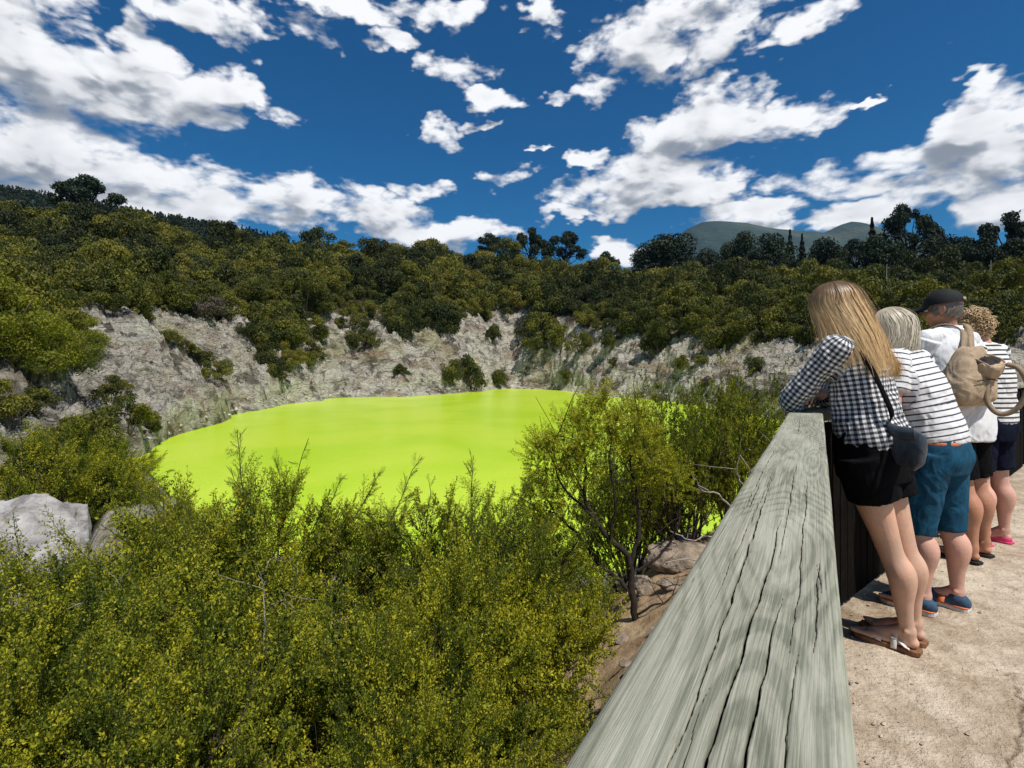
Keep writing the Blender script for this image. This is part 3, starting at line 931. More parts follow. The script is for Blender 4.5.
a_back = math.atan2(-U1[1], -U1[0]); a_fwd = math.atan2(U2[1], U2[0])
pa = np.linspace(a_back - .012, a_fwd + .012, 760)
pr = np.concatenate([np.linspace(.0, 4.2, 520, endpoint=False), np.geomspace(4.2, 30, 90)])
PR, PA = np.meshgrid(pr, pa, indexing='ij')
PX, PY = CORNER[0] + PR * np.cos(PA) - .02, CORNER[1] + PR * np.sin(PA) + .02
p3 = np.stack([PX, PY, PX * 0], -1)
PZ = fbm(p3 / 1.6, 3) * .022 + fbm(p3 / .32, 4, .6) * .010 + fbm(p3 / .07 + 5, 3, .6, True) * .0022
crk = np.zeros_like(PX)
gc = np.random.default_rng(3)
for (x0, y0, x1, y1, w) in [(1.05, 1.10, 2.05, 2.16, .004), (1.5, 1.56, 2.3, 1.35, .003), (2.05, 2.16, 2.9, 2.35, .004), (2.6, 2.3, 2.9, 3.1, .003), (.95, 1.75, 1.3, 1.6, .0025), (3.2, 2.6, 4.4, 3.4, .004)]:
    n = 40; t = np.linspace(0, 1, n)
    cx_ = x0 + (x1 - x0) * t + np.cumsum(gc.normal(0, .010, n)); cy_ = y0 + (y1 - y0) * t + np.cumsum(gc.normal(0, .010, n))
    near = (PX > min(x0, x1) - .4) & (PX < max(x0, x1) + .4) & (PY > min(y0, y1) - .4) & (PY < max(y0, y1) + .4)
    qx, qy = PX[near], PY[near]; dm = np.full(qx.shape, 9.)
    for i in range(n - 1):
        ax, ay, bx, by = cx_[i], cy_[i], cx_[i + 1], cy_[i + 1]
        tt = np.clip(((qx - ax) * (bx - ax) + (qy - ay) * (by - ay)) / ((bx - ax) ** 2 + (by - ay) ** 2), 0, 1)
        dm = np.minimum(dm, np.hypot(qx - ax - tt * (bx - ax), qy - ay - tt * (by - ay)))
    v = np.exp(-(dm / w) ** 2); crk[near] = np.maximum(crk[near], v)
PZ = PZ - crk * .010
ps = path_side(PX, PY)
fence_foot_brown = np.clip((1 - sstep(ps, .05, .38)) * .8 * (.6 + fbm(p3 / .12, 3) * 1.2), 0, 1)  # patchy brown, stronger towards the foot of the fence
i = np.arange(PX.size).reshape(PX.shape)
q = np.stack([i[:-1, :-1], i[1:, :-1], i[1:, 1:], i[:-1, 1:]], -1).reshape(-1, 4)
tag(link('path', np_mesh('path', np.stack([PX, PY, PZ], -1).reshape(-1, 3), q, m_path, True, {'crack': crk.ravel(), 'fence_foot_brown': fence_foot_brown.ravel()})), kind='structure')


def path_z(x, y):
    p = np.array([[x, y, 0.]])
    return float(fbm(p / 1.6, 3)[0] * .022)

# ------------------------------------------------------------------ timber fence
m_rail, T, b = new_mat('weathered_timber', .86)
wv = T.attr('uvt', 'Vector')
at_, aw_, _ = T.sep(T.comb(T.attr('along'), T.attr('across'), 0))
fib = T.noise(T.comb(T.m('MULTIPLY', at_, 5.0), T.m('MULTIPLY', aw_, 360.0), 0), 1.0, 5, .7)
fib2 = T.noise(T.comb(T.m('MULTIPLY', at_, 14.0), T.m('MULTIPLY', aw_, 900.0), 3.3), 1.0, 3, .6)
ring = T.attr('ring')
patch = T.noise(T.comb(T.m('MULTIPLY', at_, 3.0), T.m('MULTIPLY', aw_, 16.0), 9.0), 1.0, 4, .6)
c = T.ramp(fib, [(.25, (.12, .118, .096)), (.42, (.235, .232, .195)), (.58, (.335, .33, .285)), (.8, (.48, .47, .42))])
c = T.mix(T.m('MULTIPLY', T.m('MULTIPLY', T.ss(ring, .08, .7), T.ss(fib, .75, .35)), .95), c, (.135, .145, .115))
c = T.mix(T.m('MULTIPLY', T.ss(patch, .46, .68), .35), c, (.52, .52, .45))
grime = T.noise(T.comb(T.m('MULTIPLY', at_, 6.0), T.m('MULTIPLY', aw_, 22.0), 4.0), 1.0, 6, .7)
c = T.mix(T.m('MULTIPLY', T.ss(grime, .50, .66), .5), c, (.10, .105, .08))
lich = T.vor(T.comb(T.m('MULTIPLY', at_, 60.0), T.m('MULTIPLY', aw_, 60.0), 0), 1.0)
c = T.mix(T.m('MULTIPLY', T.ss(fib2, .55, .8), .4), c, (.16, .16, .13))
c = T.mix(1.0, c, (1.0, 1.0, .91), 'MULTIPLY')
c = T.mix(T.ss(T.attr('crack'), .25, .8), c, (.022, .020, .016))
T.put(b.inputs['Base Color'], c)
b.inputs['Specular IOR Level'].default_value = .2
bump(T, b, T.m('ADD', T.m('ADD', T.m('MULTIPLY', fib, 1.0), T.m('MULTIPLY', fib2, .35)), T.m('MULTIPLY', ring, -.5)), .75, .0022)

RW, RT, RTOP = .142, .052, 1.07


def rail_mesh(name, ts, nw, seed, n_cracks, mit0, mit1, t_len):
    g = np.random.default_rng(seed)
    # cross-section: up the left side, over the top, down the right side, along the underside
    hw = RW / 2; rr = .009
    sec = [(-hw, -RT + .004), (-hw, -rr)]
    for k in range(1, 5):
        a = math.pi - k * math.pi / 10
        sec.append((-hw + rr + rr * math.cos(a), -rr + rr * math.sin(a)))
    top = np.linspace(-hw + rr, hw - rr, nw)
    sec += [(w, 0) for w in top]
    for k in range(1, 6):
        a = math.pi / 2 - k * math.pi / 10
        sec.append((hw - rr + rr * math.cos(a), -rr + rr * math.sin(a)))
    sec += [(hw, -RT + .004), (hw - .004, -RT), (-hw + .004, -RT)]
    sec = np.array(sec)
    arc = np.concatenate([[0], np.cumsum(np.hypot(*np.diff(sec, axis=0).T))])
    Tt, W_ = np.meshgrid(ts, sec[:, 0], indexing='ij'); H = np.broadcast_to(sec[:, 1], Tt.shape).copy()
    ontop = H > -.006
    flow = fbm(np.stack([Tt * 1.1, W_ * 5, Tt * 0 + seed], -1), 3) * .012       # grain wanders
    wf = W_ + flow
    # growth rings: nested arches where the saw left the heart
    wc = .012 * np.sin(ts * 1.7 + seed)[:, None]
    base = np.sqrt((wf - wc) ** 2 + .00012)
    arch = .055 * np.sin(Tt * 4.2 + .9 + seed) + .018 * np.sin(Tt * 11.0 + 2 * seed)
    ph = (base + arch) * 125 * (1 + .12 * fbm(np.stack([Tt * 2, W_ * 14, Tt * 0 + 4], -1), 3)) * math.pi
    ring = np.clip(.5 + .5 * np.sin(ph), 0, 1) ** 2.2 * np.clip(.55 + 1.3 * fbm(np.stack([Tt * 3, W_ * 12, Tt * 0 + 1], -1), 3), .1, 1)
    for (tk, wk, asp, per, reach) in ((.33, .012, .20, .0125, .060), (2.42, -.005, .16, .0085, .045), (1.45, .045, .10, .008, .03)):
        q2 = np.sqrt(((Tt - tk) * asp) ** 2 + (wf - wk) ** 2) + fbm(np.stack([Tt * 3, W_ * 20, Tt * 0 + 7], -1), 3) * .004
        a2 = 1 - sstep(q2, reach * .6, reach)
        ring = ring * (1 - a2) + a2 * (.5 + .5 * np.sin(q2 / per * 2 * math.pi)) ** 1.4
    crack = np.zeros_like(Tt); depth = np.zeros_like(Tt)
    for k in range(n_cracks):
        big = k < n_cracks * .4
        L_ = g.uniform(.35, 1.1) if big else g.uniform(.06, .3)
        t0 = g.uniform(ts[0], ts[-1]) if k % 2 else g.uniform(max(ts[0], .1), min(ts[-1], 1.3))
        w0 = g.uniform(-hw + .008, hw - .008); wd = g.uniform(.0005, .0012) if big else g.uniform(.0004, .0008)
        sl = g.uniform(-.012, .012)
        u = (ts - t0) / L_ * 2
        rows_ = np.nonzero(np.abs(u) < 1)[0]
        if len(rows_) < 3: continue
        jig = fbm(np.stack([ts[rows_] * 14, rows_ * 0 + k * 3.3, rows_ * 0.], -1), 4, .6) * .0035
        cw = w0 + sl * (ts[rows_] - t0) + jig
        wid = wd * np.sqrt(1 - u[rows_] ** 2) * (.75 + .5 * np.abs(fbm(np.stack([ts[rows_] * 30, rows_ * 0. + k, rows_ * 0.], -1), 2)))
        e = np.exp(-((wf[rows_] - cw[:, None]) / (wid[:, None] + 1e-5)) ** 4)
        crack[rows_] = np.maximum(crack[rows_], e)
        depth[rows_] = np.maximum(depth[rows_], e * (.009 if big else .004) * np.sqrt(1 - u[rows_] ** 2)[:, None])
    H = H - np.where(ontop, depth, 0)
    H = H + np.where(ontop, -ring * .0007 + fbm(np.stack([Tt * 1.4, W_ * 10, Tt * 0 + 2], -1), 3) * .0022, 0)
    Wd = W_ + fbm(np.stack([Tt * 2.2, Tt * 0, H * 20], -1), 3) * .0025 * np.sign(W_) * (np.abs(W_) > hw - .012)
    # mitre both ends
    f = (Tt - ts[0]) / (ts[-1] - ts[0])
    Tm = Tt + (mit0 * W_) * (1 - f) ** 30 + (mit1 * W_) * f ** 30
    n, m = Tt.shape
    V = np.stack([Tm, -Wd, H], -1).reshape(-1, 3)      # local: X along, -Y to the right, Z up
    i = np.arange(n * m).reshape(n, m)
    i2 = np.concatenate([i, i[:, :1]], 1)
    q = np.stack([i2[:-1, :-1], i2[1:, :-1], i2[1:, 1:], i2[:-1, 1:]], -1).reshape(-1, 4)
    me = bpy.data.meshes.new(name)
    caps = []
    for rr_, rev in ((i[0], False), (i[-1], True)):
        # end grain: fan between the top row and the underside
        m2 = m // 2
        for k in range(m2 - 1):
            f4 = [rr_[k], rr_[k + 1], rr_[m - 2 - k], rr_[m - 1 - k]]
            caps.append(f4[::-1] if rev else f4)
    q = np.concatenate([q, np.array(caps)])
    return np_mesh(name, V, q, m_rail, True, {'along': Tt.ravel() + seed * 5, 'across': wf.ravel() + seed, 'ring': ring.ravel(), 'crack': crack.ravel()})


fence = empty('fence', (CORNER[0], CORNER[1], 0), 0)
tag(fence, 'timber fence with a broad weathered grey handrail over dark upright palings', 'fence')
tc_len = 3.02          # near rail: from behind the viewer to the bend
ang1, ang2 = R(59.5), R(39)
mt = math.tan((ang1 - ang2) / 2)
ts1 = np.concatenate([np.linspace(-1.4, .18, 60, endpoint=False), np.linspace(.18, 1.15, 860, endpoint=False), np.linspace(1.15, tc_len, 500)])
r1 = link('handrail', rail_mesh('handrail', ts1, 200, 1, 24, 0, -mt, tc_len), fence)
r1.location = (-U1[0] * tc_len, -U1[1] * tc_len, RTOP); r1.rotation_euler = (0, 0, ang1)
ts2 = np.linspace(0, 9.0, 1100)
r2 = link('handrail', rail_mesh('handrail', ts2, 60, 2, 60, mt, 0, 9.0), fence)
r2.location = (0, 0, RTOP + .001); r2.rotation_euler = (0, 0, ang2)

m_paling = plain('near_black_timber', (.007, .006, .005), .9, .35, 14, .6, .004, spec=.04)  # one even near-black tone for palings, posts and bearers
m_post = plain('grey_post_timber', (.22, .215, .19), .9, .25, 18, .6, .004)


def box_v(x0, x1, y0, y1, z0, z1, bev=.003):
    """bevelled box as a closed 3-ring loft"""
    V = []; F = []
    rings = [(z0, bev), (z0 + bev, 0), (z1 - bev, 0), (z1, bev)]
    for z, e in rings:
        a0, a1, b0, b1 = x0 + e, x1 - e, y0 + e, y1 - e
        c_ = bev
        V += [(a0 + c_, b0, z), (a1 - c_, b0, z), (a1, b0 + c_, z), (a1, b1 - c_, z), (a1 - c_, b1, z), (a0 + c_, b1, z), (a0, b1 - c_, z), (a0, b0 + c_, z)]
    for k in range(3):
        for j in range(8):
            F.append((k * 8 + j, k * 8 + (j + 1) % 8, k * 8 + 8 + (j + 1) % 8, k * 8 + 8 + j))
    for o, r_ in ((0, True), (24, False)):
        for f in ((0, 1, 2, 3), (0, 3, 4, 7), (7, 4, 5, 6)):
            f = tuple(o + v for v in f)
            F.append(f[::-1] if r_ else f)
    return np.array(V, float), np.array(F)


pv, pf = box_v(-.046, .046, -.011, .011, 0, .985, .002)
pal_me = [np_mesh('paling', pv * [1, 1, s_], pf, m_paling, False) for s_ in (1, .992, .985)]
def along(which, t, off):
    """point on the fence run: t metres from the bend, off metres towards the path"""
    U = -U1 if which == 1 else U2
    Nn = np.array([U1[1], -U1[0]]) if which == 1 else np.array([U2[1], -U2[0]])
    return U * t + Nn * off
npal = 0
for which, Lr, a_ in ((1, 3.3, ang1), (2, 6.4, ang2)):
    t = .06
    while t < Lr and npal < 96:
        p = along(which, t, .035)
        o = link('paling', pal_me[npal % 3], fence, (p[0], p[1], .02 + .006 * random.random()))
        o.rotation_euler = (random.uniform(-.006, .006), random.uniform(-.006, .006), a_ + random.uniform(-.02, .02))
        t += .101 + random.uniform(-.002, .003); npal += 1
qv, qf = box_v(-.05, .05, -.05, .05, -.5, RTOP - RT - .002, .006)
post_me = np_mesh('post', qv, qf, m_paling, False)
for which, t, a_ in ((1, 2.7, ang1), (1, 1.3, ang1), (2, -.02, ang2), (2, 1.7, ang2), (2, 3.4, ang2), (2, 5.1, ang2), (2, 6.8, ang2)):
    p = along(which, t, -.035)
    o = link('post', post_me, fence, (p[0], p[1], 0)); o.rotation_euler = (0, 0, a_)
for which, Lr, a_ in ((1, 3.3, ang1), (2, 6.4, ang2)):
    for z in (.25, .86):
        v, f = box_v(0, Lr, -.02, .02, -.045, .045, .003)
        o = link('bearer', np_mesh('bearer', v, f, m_paling, False), fence)
        p = along(which, .02, .0); o.location = (p[0], p[1], z); o.rotation_euler = (0, 0, a_ + (math.pi if which == 1 else 0))
# a paler round post where the far run continues
v, f = tube([(0, 0, -.4), (0, 0, .3), (0, 0, .9), (0, 0, 1.16), (0, 0, 1.162)], [.032, .031, .03, .03, .001], 14)
p = CORNER + along(2, 4.3, .10)
tag(link('post', np_mesh('post', v, f, m_post), None, (p[0], p[1], 0)), 'slim pale grey post against the fence at the right edge', 'post')

# ------------------------------------------------------------------ rocks
m_boulder, T, b = new_mat('pale_boulder', .92)
pos = T.n('ShaderNodeTexCoord').outputs['Object']
wq = T.v('ADD', pos, T.scl(T.noise(pos, 1.6, 4, .6, color=True), .5))
n2 = T.noise(wq, 3.2, 9, .7)
c = T.ramp(n2, [(.30, (.10, .09, .08)), (.44, (.27, .25, .235)), (.55, (.42, .40, .38)), (.75, (.58, .56, .53))])
crk_ = T.ss(T.vor(wq, 3.0, 'DISTANCE_TO_EDGE'), .0, .035)
c = T.mix(T.m('MULTIPLY_ADD', crk_, .12, .88), (.06, .05, .045), c)
T.put(b.inputs['Base Color'], c)
bump(T, b, T.m('ADD', T.noise(wq, 6, 9, .75), T.m('MULTIPLY', crk_, .05)), .9, .06)


def rock_mesh(name, seed, rad, n=48, mat=None):
    u = np.linspace(0, 2 * math.pi, n * 2, endpoint=False); v = np.linspace(.001, math.pi - .001, n)
    U, V_ = np.meshgrid(u, v)
    d = np.stack([np.cos(U) * np.sin(V_), np.sin(U) * np.sin(V_), np.cos(V_)], -1)
    r_ = 1 + fbm(d * 1.1 + seed, 3) * .5 + fbm(d * 3 + seed * 2, 4, .6, True) * .14 + fbm(d * 9 + seed, 3, .6) * .05
    # flattish facets
    for k in range(7):
        gg = np.random.default_rng(seed * 10 + k); nn = unit(gg.normal(size=3)); h_ = gg.uniform(.72, .95)
        dd = (d * nn).sum(-1) * r_
        r_ = np.where(dd > h_, r_ * (h_ + (dd - h_) * .15) / np.maximum(dd, 1e-3), r_)
    P = d * r_[..., None] * rad
    i = np.arange(U.size).reshape(U.shape); i2 = np.concatenate([i, i[:, :1]], 1)
    q = np.stack([i2[:-1, :-1], i2[1:, :-1], i2[1:, 1:], i2[:-1, 1:]], -1).reshape(-1, 4)
    return np_mesh(name, P.reshape(-1, 3), q, mat or m_boulder, True)


m_redrock = plain('reddish_rock', (.26, .205, .155), .92, .45, 7, .9, .03)
tag(link('boulder', rock_mesh('boulder', 3, (1.0, .9, .78), 110), None, (-6.0, 6.1, -1.08)), 'big pale grey boulder behind the shrubs at the left edge', 'boulder')
for i, (x, y, r_) in enumerate([(2.15, 6.6, .42), (1.55, 6.2, .22), (1.75, 5.7, .13), (1.1, 5.2, .10), (2.45, 7.2, .35), (.95, 4.3, .06), (1.25, 4.0, .045), (.8, 3.6, .05), (1.35, 4.8, .08), (1.0, 3.3, .035), (1.2, 3.5, .03)]):
    o = link('rock', rock_mesh('rock', 20 + i, (r_, r_ * .8, r_ * .5), 34, m_redrock), None, (x, y, ground_z(x, y) + r_ * .12))
    o.rotation_euler = (0, 0, i * 1.3)
    tag(o, 'large reddish grey flat rock beyond the bare soil by the rail' if i == 0 else 'small broken stone on the bare brown soil beside the handrail', 'rock', None if i == 0 else 'stones on the bare soil')

# grit and small stones lying on the path, thickest along the foot of the fence
g = np.random.default_rng(19); vs, fs, o_ = [], [], 0
base_v, base_f = None, None
ico = [np.array(v, float) for v in ((0, 0, 1), (.9, 0, .3), (.28, .85, .35), (-.72, .53, .3), (-.72, -.53, .4), (.28, -.85, .3), (0, 0, -.3))]
ico_f = [(0, 1, 2), (0, 2, 3), (0, 3, 4), (0, 4, 5), (0, 5, 1), (6, 2, 1), (6, 3, 2), (6, 4, 3), (6, 5, 4), (6, 1, 5)]
V0, F0 = np.array(ico), np.array(ico_f)
for i in range(1500):
    if i % 3:
        t = g.uniform(0, 4.5) if i % 2 else g.uniform(0, 2.6); p = CORNER + along(2 if i % 2 else 1, t, .04 + abs(g.normal(0, .16)))
    else:
        p = CORNER + np.array([g.uniform(-.6, 3.5), g.uniform(-2.6, 1.6)])
        if path_side(p[0], p[1]) < .05: continue
    r_ = .0025 + .010 * g.uniform() ** 5
    a = g.uniform(0, 6.28); M = np.array([[math.cos(a), math.sin(a), 0], [-math.sin(a), math.cos(a), 0], [0, 0, 1]])
    v = (V0 * g.uniform(.6, 1.2, 3)) @ M * r_ + g.normal(0, r_ * .12, V0.shape) + [p[0], p[1], path_z(p[0], p[1]) + .003]
    vs.append(v); fs.append(F0 + o_); o_ += len(v)
m_grit = plain('pale_grit', (.42, .33, .24), .9, .5, 60, .4, .001)
gr = link('gravel', np_mesh('gravel', np.concatenate(vs), np.concatenate(fs), m_grit, False))
tag(gr, 'scattered pale grit and small stones on the path', 'gravel', kind='stuff')

# ------------------------------------------------------------------ shrubs close to the viewer: real twigs and leaves
def sprig_template(seed, nl=26, leaf=.085, curve=.25, side=True):
    """unit-length twig along +Z with small leaves spiralling up it"""
    g = np.random.default_rng(seed)
    t = np.linspace(0, 1, 5)
    stem = np.stack([curve * t ** 2 * .5, 0 * t, t], 1)
    V1, F1 = tube(stem, np.linspace(.011, .004, 5), 3)
    tt = np.sort(g.uniform(.06, 1.0, nl)); a = np.arange(nl) * 2.4 + g.uniform(-.4, .4, nl)
    P = np.stack([curve * tt ** 2 * .5, tt * 0, tt], 1)
    out = np.stack([np.cos(a), np.sin(a), a * 0], 1)
    d = unit(out + np.array([0, 0, 1.0]) * g.uniform(.3, 1.1, (nl, 1)))
    L_ = leaf * g.uniform(.65, 1.35, (nl, 1)) * (1.15 - .5 * tt[:, None])
    s = unit(np.cross(d, out + g.normal(size=(nl, 3)) * .5)); up = np.cross(s, d)
    Pm = P + out * .012
    V2 = np.stack([Pm, Pm + d * L_ * .5 + s * L_ * .27 + up * L_ * .08, Pm + d * L_, Pm + d * L_ * .5 - s * L_ * .27 + up * L_ * .08], 1).reshape(-1, 3)
    F2 = np.arange(4 * nl).reshape(nl, 4) + len(V1)
    tone = np.concatenate([np.full(len(V1), -1.0), np.repeat(g.normal(0, .19, nl) + (tt - .5) * .30, 4)])
    return np.concatenate([V1, V2]), np.concatenate([F1, F2]), tone


SPR = [sprig_template(500 + k, 26, .19, .12 + .08 * (k % 4)) for k in range(8)]
SPR_LONG = [sprig_template(520 + k, 60, .062, .15 + .1 * k) for k in range(4)]


def spray_template(seed, n_side=14, nl=9):
    """flat feathery spray: a main twig with alternating leafy side twigs"""
    g = np.random.default_rng(seed); parts = []
    t = np.linspace(0, 1, 6); main = np.stack([.10 * t ** 2, .16 * t ** 2 * (1 if seed % 2 else -1), t], 1)
    V, F = tube(main, np.linspace(.010, .003, 6), 3); parts.append((V, F, np.full(len(V), -1.0)))
    for j in range(n_side):
        q = .10 + .88 * j / n_side; sgn = 1 if j % 2 else -1
        b_ = np.array([.10 * q * q, .16 * q * q * (1 if seed % 2 else -1), q])
        L_ = (.42 * (1 - q) + .10) * g.uniform(.6, 1.25); ang = g.uniform(.5, .95)
        d = np.array([math.sin(ang) * sgn, g.uniform(-.35, .35), math.cos(ang)]); d = unit(d)
        e = b_ + d * L_ + np.array([0, 0, .06 * L_])
        pth = np.stack([b_, (b_ + e) / 2 + [0, .01, -.01], e]); V, F = tube(pth, [.005, .0035, .002], 3); parts.append((V, F, np.full(len(V), -1.0)))
        n = max(5, int(nl * L_ / .3)); tt = np.linspace(.12, 1.0, n) + g.uniform(-.03, .03, n); a = np.arange(n) * 2.4 + g.uniform(0, 6)
        P = b_ + (e - b_) * tt[:, None]; s1 = unit(np.cross(d, [0, 1, .1])); s2 = np.cross(d, s1)
        out = np.cos(a)[:, None] * s1 + np.sin(a)[:, None] * s2
        dd = unit(out + d * g.uniform(.3, 1.0, (n, 1))); ll = g.uniform(.042, .080, (n, 1)); s = unit(np.cross(dd, out + g.normal(size=(n, 3)) * .5)); up = np.cross(s, dd)
        V = np.stack([P, P + dd * ll * .5 + s * ll * .24 + up * ll * .08, P + dd * ll, P + dd * ll * .5 - s * ll * .24 + up * ll * .08], 1).reshape(-1, 3)
        parts.append((V, np.arange(4 * n).reshape(n, 4), np.repeat(g.normal(0, .15, n) + (q - .5) * .32 + (tt - .5) * .18, 4)))
    return merge(parts)


SPRAY = [spray_template(540 + k) for k in range(6)]


def place_sprigs(P, D, S, tone, g, T_=SPR, flat=False):
    """copies of the twig templates at P along D with length S"""
    D = unit(D); n = len(P)
    X_ = unit(np.cross(D, g.normal(size=(n, 3)) * .5 + [0, 0, 1.0])) if flat else unit(np.cross(D, g.normal(size=(n, 3)))); Y_ = np.cross(D, X_)
    M = np.stack([X_, Y_, D], 1)       # rows: local axes
    Vs, Fs, Ts, o = [], [], [], 0
    which = g.integers(0, len(T_), n)
    for k in range(len(T_)):
        s = np.nonzero(which == k)[0]
        if not len(s): continue
        tv, tf, tt = T_[k]
        v = np.einsum('vi,nij->nvj', tv, M[s]) * S[s][:, None, None] + P[s][:, None, :]
        f = tf[None] + (np.arange(len(s)) * len(tv))[:, None, None] + o
        tn = np.where(tt[None] < -.9, .2, np.clip(tt[None] + tone[s][:, None], .0, 1))
        Vs.append(v.reshape(-1, 3)); Fs.append(f.reshape(-1, 4)); Ts.append(tn.reshape(-1)); o += v.shape[0] * v.shape[1]
    return np.concatenate(Vs), np.concatenate(Fs), np.concatenate(Ts)


def fan_branches(g, n, reach, height, r0=.016, droop=.0):
    """main stems from the foot, each forking twice; returns tubes and the tip polylines"""
    tubes = []; tips = []
    for _ in range(n):
        a = g.uniform(0, 6.28); q = math.sqrt(g.uniform(.02, 1))
        e = np.array([math.cos(a) * reach * q, math.sin(a) * reach * q, height * (1 - .45 * q * q) * g.uniform(.55, 1.05)])
        p = wiggle((0, 0, -.15), e * .62, 6, .03, g); tubes.append(tube(p, np.linspace(r0, r0 * .5, 6), 5))
        for _ in range(4):
            e2 = e * g.uniform(.85, 1.08) + g.normal(0, .16, 3) * [1, 1, .6]
            k = int(g.integers(2, 6)); p2 = wiggle(p[k], e2, 6, .02, g)
            tubes.append(tube(p2, np.linspace(r0 * .42, r0 * .16, 6), 4)); tips.append(p2)
            for _ in range(2):
                e3 = e2 + g.normal(0, .15, 3) + [0, 0, .05]
                p3 = wiggle(p2[int(g.integers(1, 5))], e3, 5, .012, g)
                tubes.append(tube(p3, np.linspace(r0 * .2, r0 * .1, 5), 3)); tips.append(p3)
    return tubes, tips


def near_shrub_meshes(seed, n_sprig, reach=.95, height=1.0, shoots=(), size=(.09, .2), mat=m_near_leaf, bark=m_bark, base_tone=.57, n_spray=470):
    g = np.random.default_rng(seed)
    tubes, tips = fan_branches(g, 26, reach, height)
    P, D, S, Tn = [], [], [], []
    bt = g.normal(0, .24, len(tips)); wt = g.uniform(0, 1, len(tips)) ** 3.2 + .02; wt /= wt.sum()
    k = g.choice(len(tips), n_sprig, p=wt)
    t = g.uniform(.45, 1.0, n_sprig)
    pts = np.array([np.stack([np.interp(np.linspace(0, 1, 20), np.linspace(0, 1, len(p)), p[:, c]) for c in range(3)], 1) for p in tips])
    ii = (t * 19).astype(int)
    P = pts[k, ii] + g.normal(0, .035, (n_sprig, 3))
    bd = unit(pts[k, np.minimum(ii + 1, 19)] - pts[k, np.maximum(ii - 1, 0)])
    out = unit(P * [1, 1, .4])
    D = bd * .5 + out * .55 + g.normal(0, .5, (n_sprig, 3)) + [0, 0, .10]
    S = g.uniform(size[0], size[1], n_sprig)
    V, F, T_ = place_sprigs(P, D, S, base_tone + bt[k] + g.normal(0, .08, n_sprig), g)
    parts = [(V, F, T_)]
    ns = n_spray; k = g.choice(len(tips), ns, p=wt); ii = (g.uniform(.35, 1.0, ns) * 19).astype(int)
    P = pts[k, ii]; bd = unit(pts[k, np.minimum(ii + 1, 19)] - pts[k, np.maximum(ii - 1, 0)]); out = unit(P * [1, 1, .25])
    parts.append(place_sprigs(P, bd * .6 + out * .65 + g.normal(0, .33, (ns, 3)) + [0, 0, .12], g.uniform(.20, .42, ns), base_tone - .02 + bt[k] * .8 + g.normal(0, .06, ns), g, SPRAY, True))
    # long feathery shoots rising clear of the crown
    for (x0, y0, z0, x1, y1, z1) in shoots:
        p = wiggle((x0, y0, z0), (x1, y1, z1), 10, .018, g)
        tubes.append(tube(p, np.linspace(.006, .002, 10), 4))
        L_ = np.linalg.norm(p[-1] - p[0]); n = int(L_ * 34)
        tt = np.sort(g.uniform(.12, 1.0, n))
        q = np.stack([np.interp(tt, np.linspace(0, 1, 10), p[:, c]) for c in range(3)], 1)
        ax = unit(p[-1] - p[0])
        dd = unit(ax * 1.0 + g.normal(0, .55, (n, 3)))
        parts.append(place_sprigs(q, dd, (1.15 - tt) * g.uniform(.16, .42, n), np.full(n, base_tone - .08), g, SPRAY, True))
    V, F, T_ = merge(parts)
    Vb, Fb, _ = merge(tubes)
    return np_mesh('shrub_leaves', V, F, mat, False, {'tone': T_}), np_mesh('shrub_branches', Vb, Fb, bark)


SH = [near_shrub_meshes(600 + k, 1050) for k in range(3)]
SH_TALL = [
    near_shrub_meshes(610, 900, n_spray=330, reach=.95, height=1.0, shoots=[(-.15, .1, .75, -.30, .15, 1.5), (-.1, .2, .7, .22, .2, 1.45), (.3, .2, .7, .75, .2, 1.25), (-.3, 0, .7, -.75, .1, 1.15), (.5, .2, .6, 1.10, .2, 1.34), (-.45, .1, .6, -1.05, .1, 1.22), (0, .2, .7, -.05, .3, 1.35), (.5, .3, .6, 1.05, .3, 1.12), (-.25, .2, .7, -.42, .3, 1.28), (.1, .1, .7, .50, .1, 1.25), (-.4, .2, .6, -1.05, .2, 1.02), (.4, .1, .6, 1.0, .0, 1.0), (.0, -.2, .7, .35, -.4, 1.12), (-.2, -.2, .7, -.6, -.4, 1.1)]),
    near_shrub_meshes(611, 800, n_spray=300, reach=.95, height=1.0, shoots=[(0, .1, .7, -.55, .1, 1.3), (.1, .1, .7, .45, .2, 1.35), (.2, .2, .7, .85, .2, 1.25), (-.5, .2, .6, -1.15, .2, 1.30), (.6, .2, .6, 1.15, .1, 1.32), (.15, .3, .7, .1, .4, 1.6), (-.2, .1, .7, -.20, .1, 1.45), (.3, .2, .6, 1.0, .2, 1.02), (-.3, .1, .6, -.9, .1, 1.0), (.25, .3, .7, .60, .4, 1.42), (.0, .0, .7, .15, .0, 1.22), (-.3, .2, .6, -.75, .2, 1.25), (.3, -.1, .6, .9, -.3, 1.1), (-.1, -.2, .7, -.4, -.4, 1.12)]),
]


def near_shrub(pair, px, d, top, r_, label, rz=0, group='tangled olive shrubs in the foreground', zb=None, mat=None, cat='shrub', name='shrub'):
    x = (px - 512) / 520 * d
    z0 = ground_z(x, d) if zb is None else zb
    h_ = EYE + (366 - top) / 520 * d - z0
    o = empty(name, (x, d, z0), rz); o.scale = (r_, r_, h_)
    link('foliage', pair[0], o); link('branches', pair[1], o)
    return tag(o, label, cat, group)


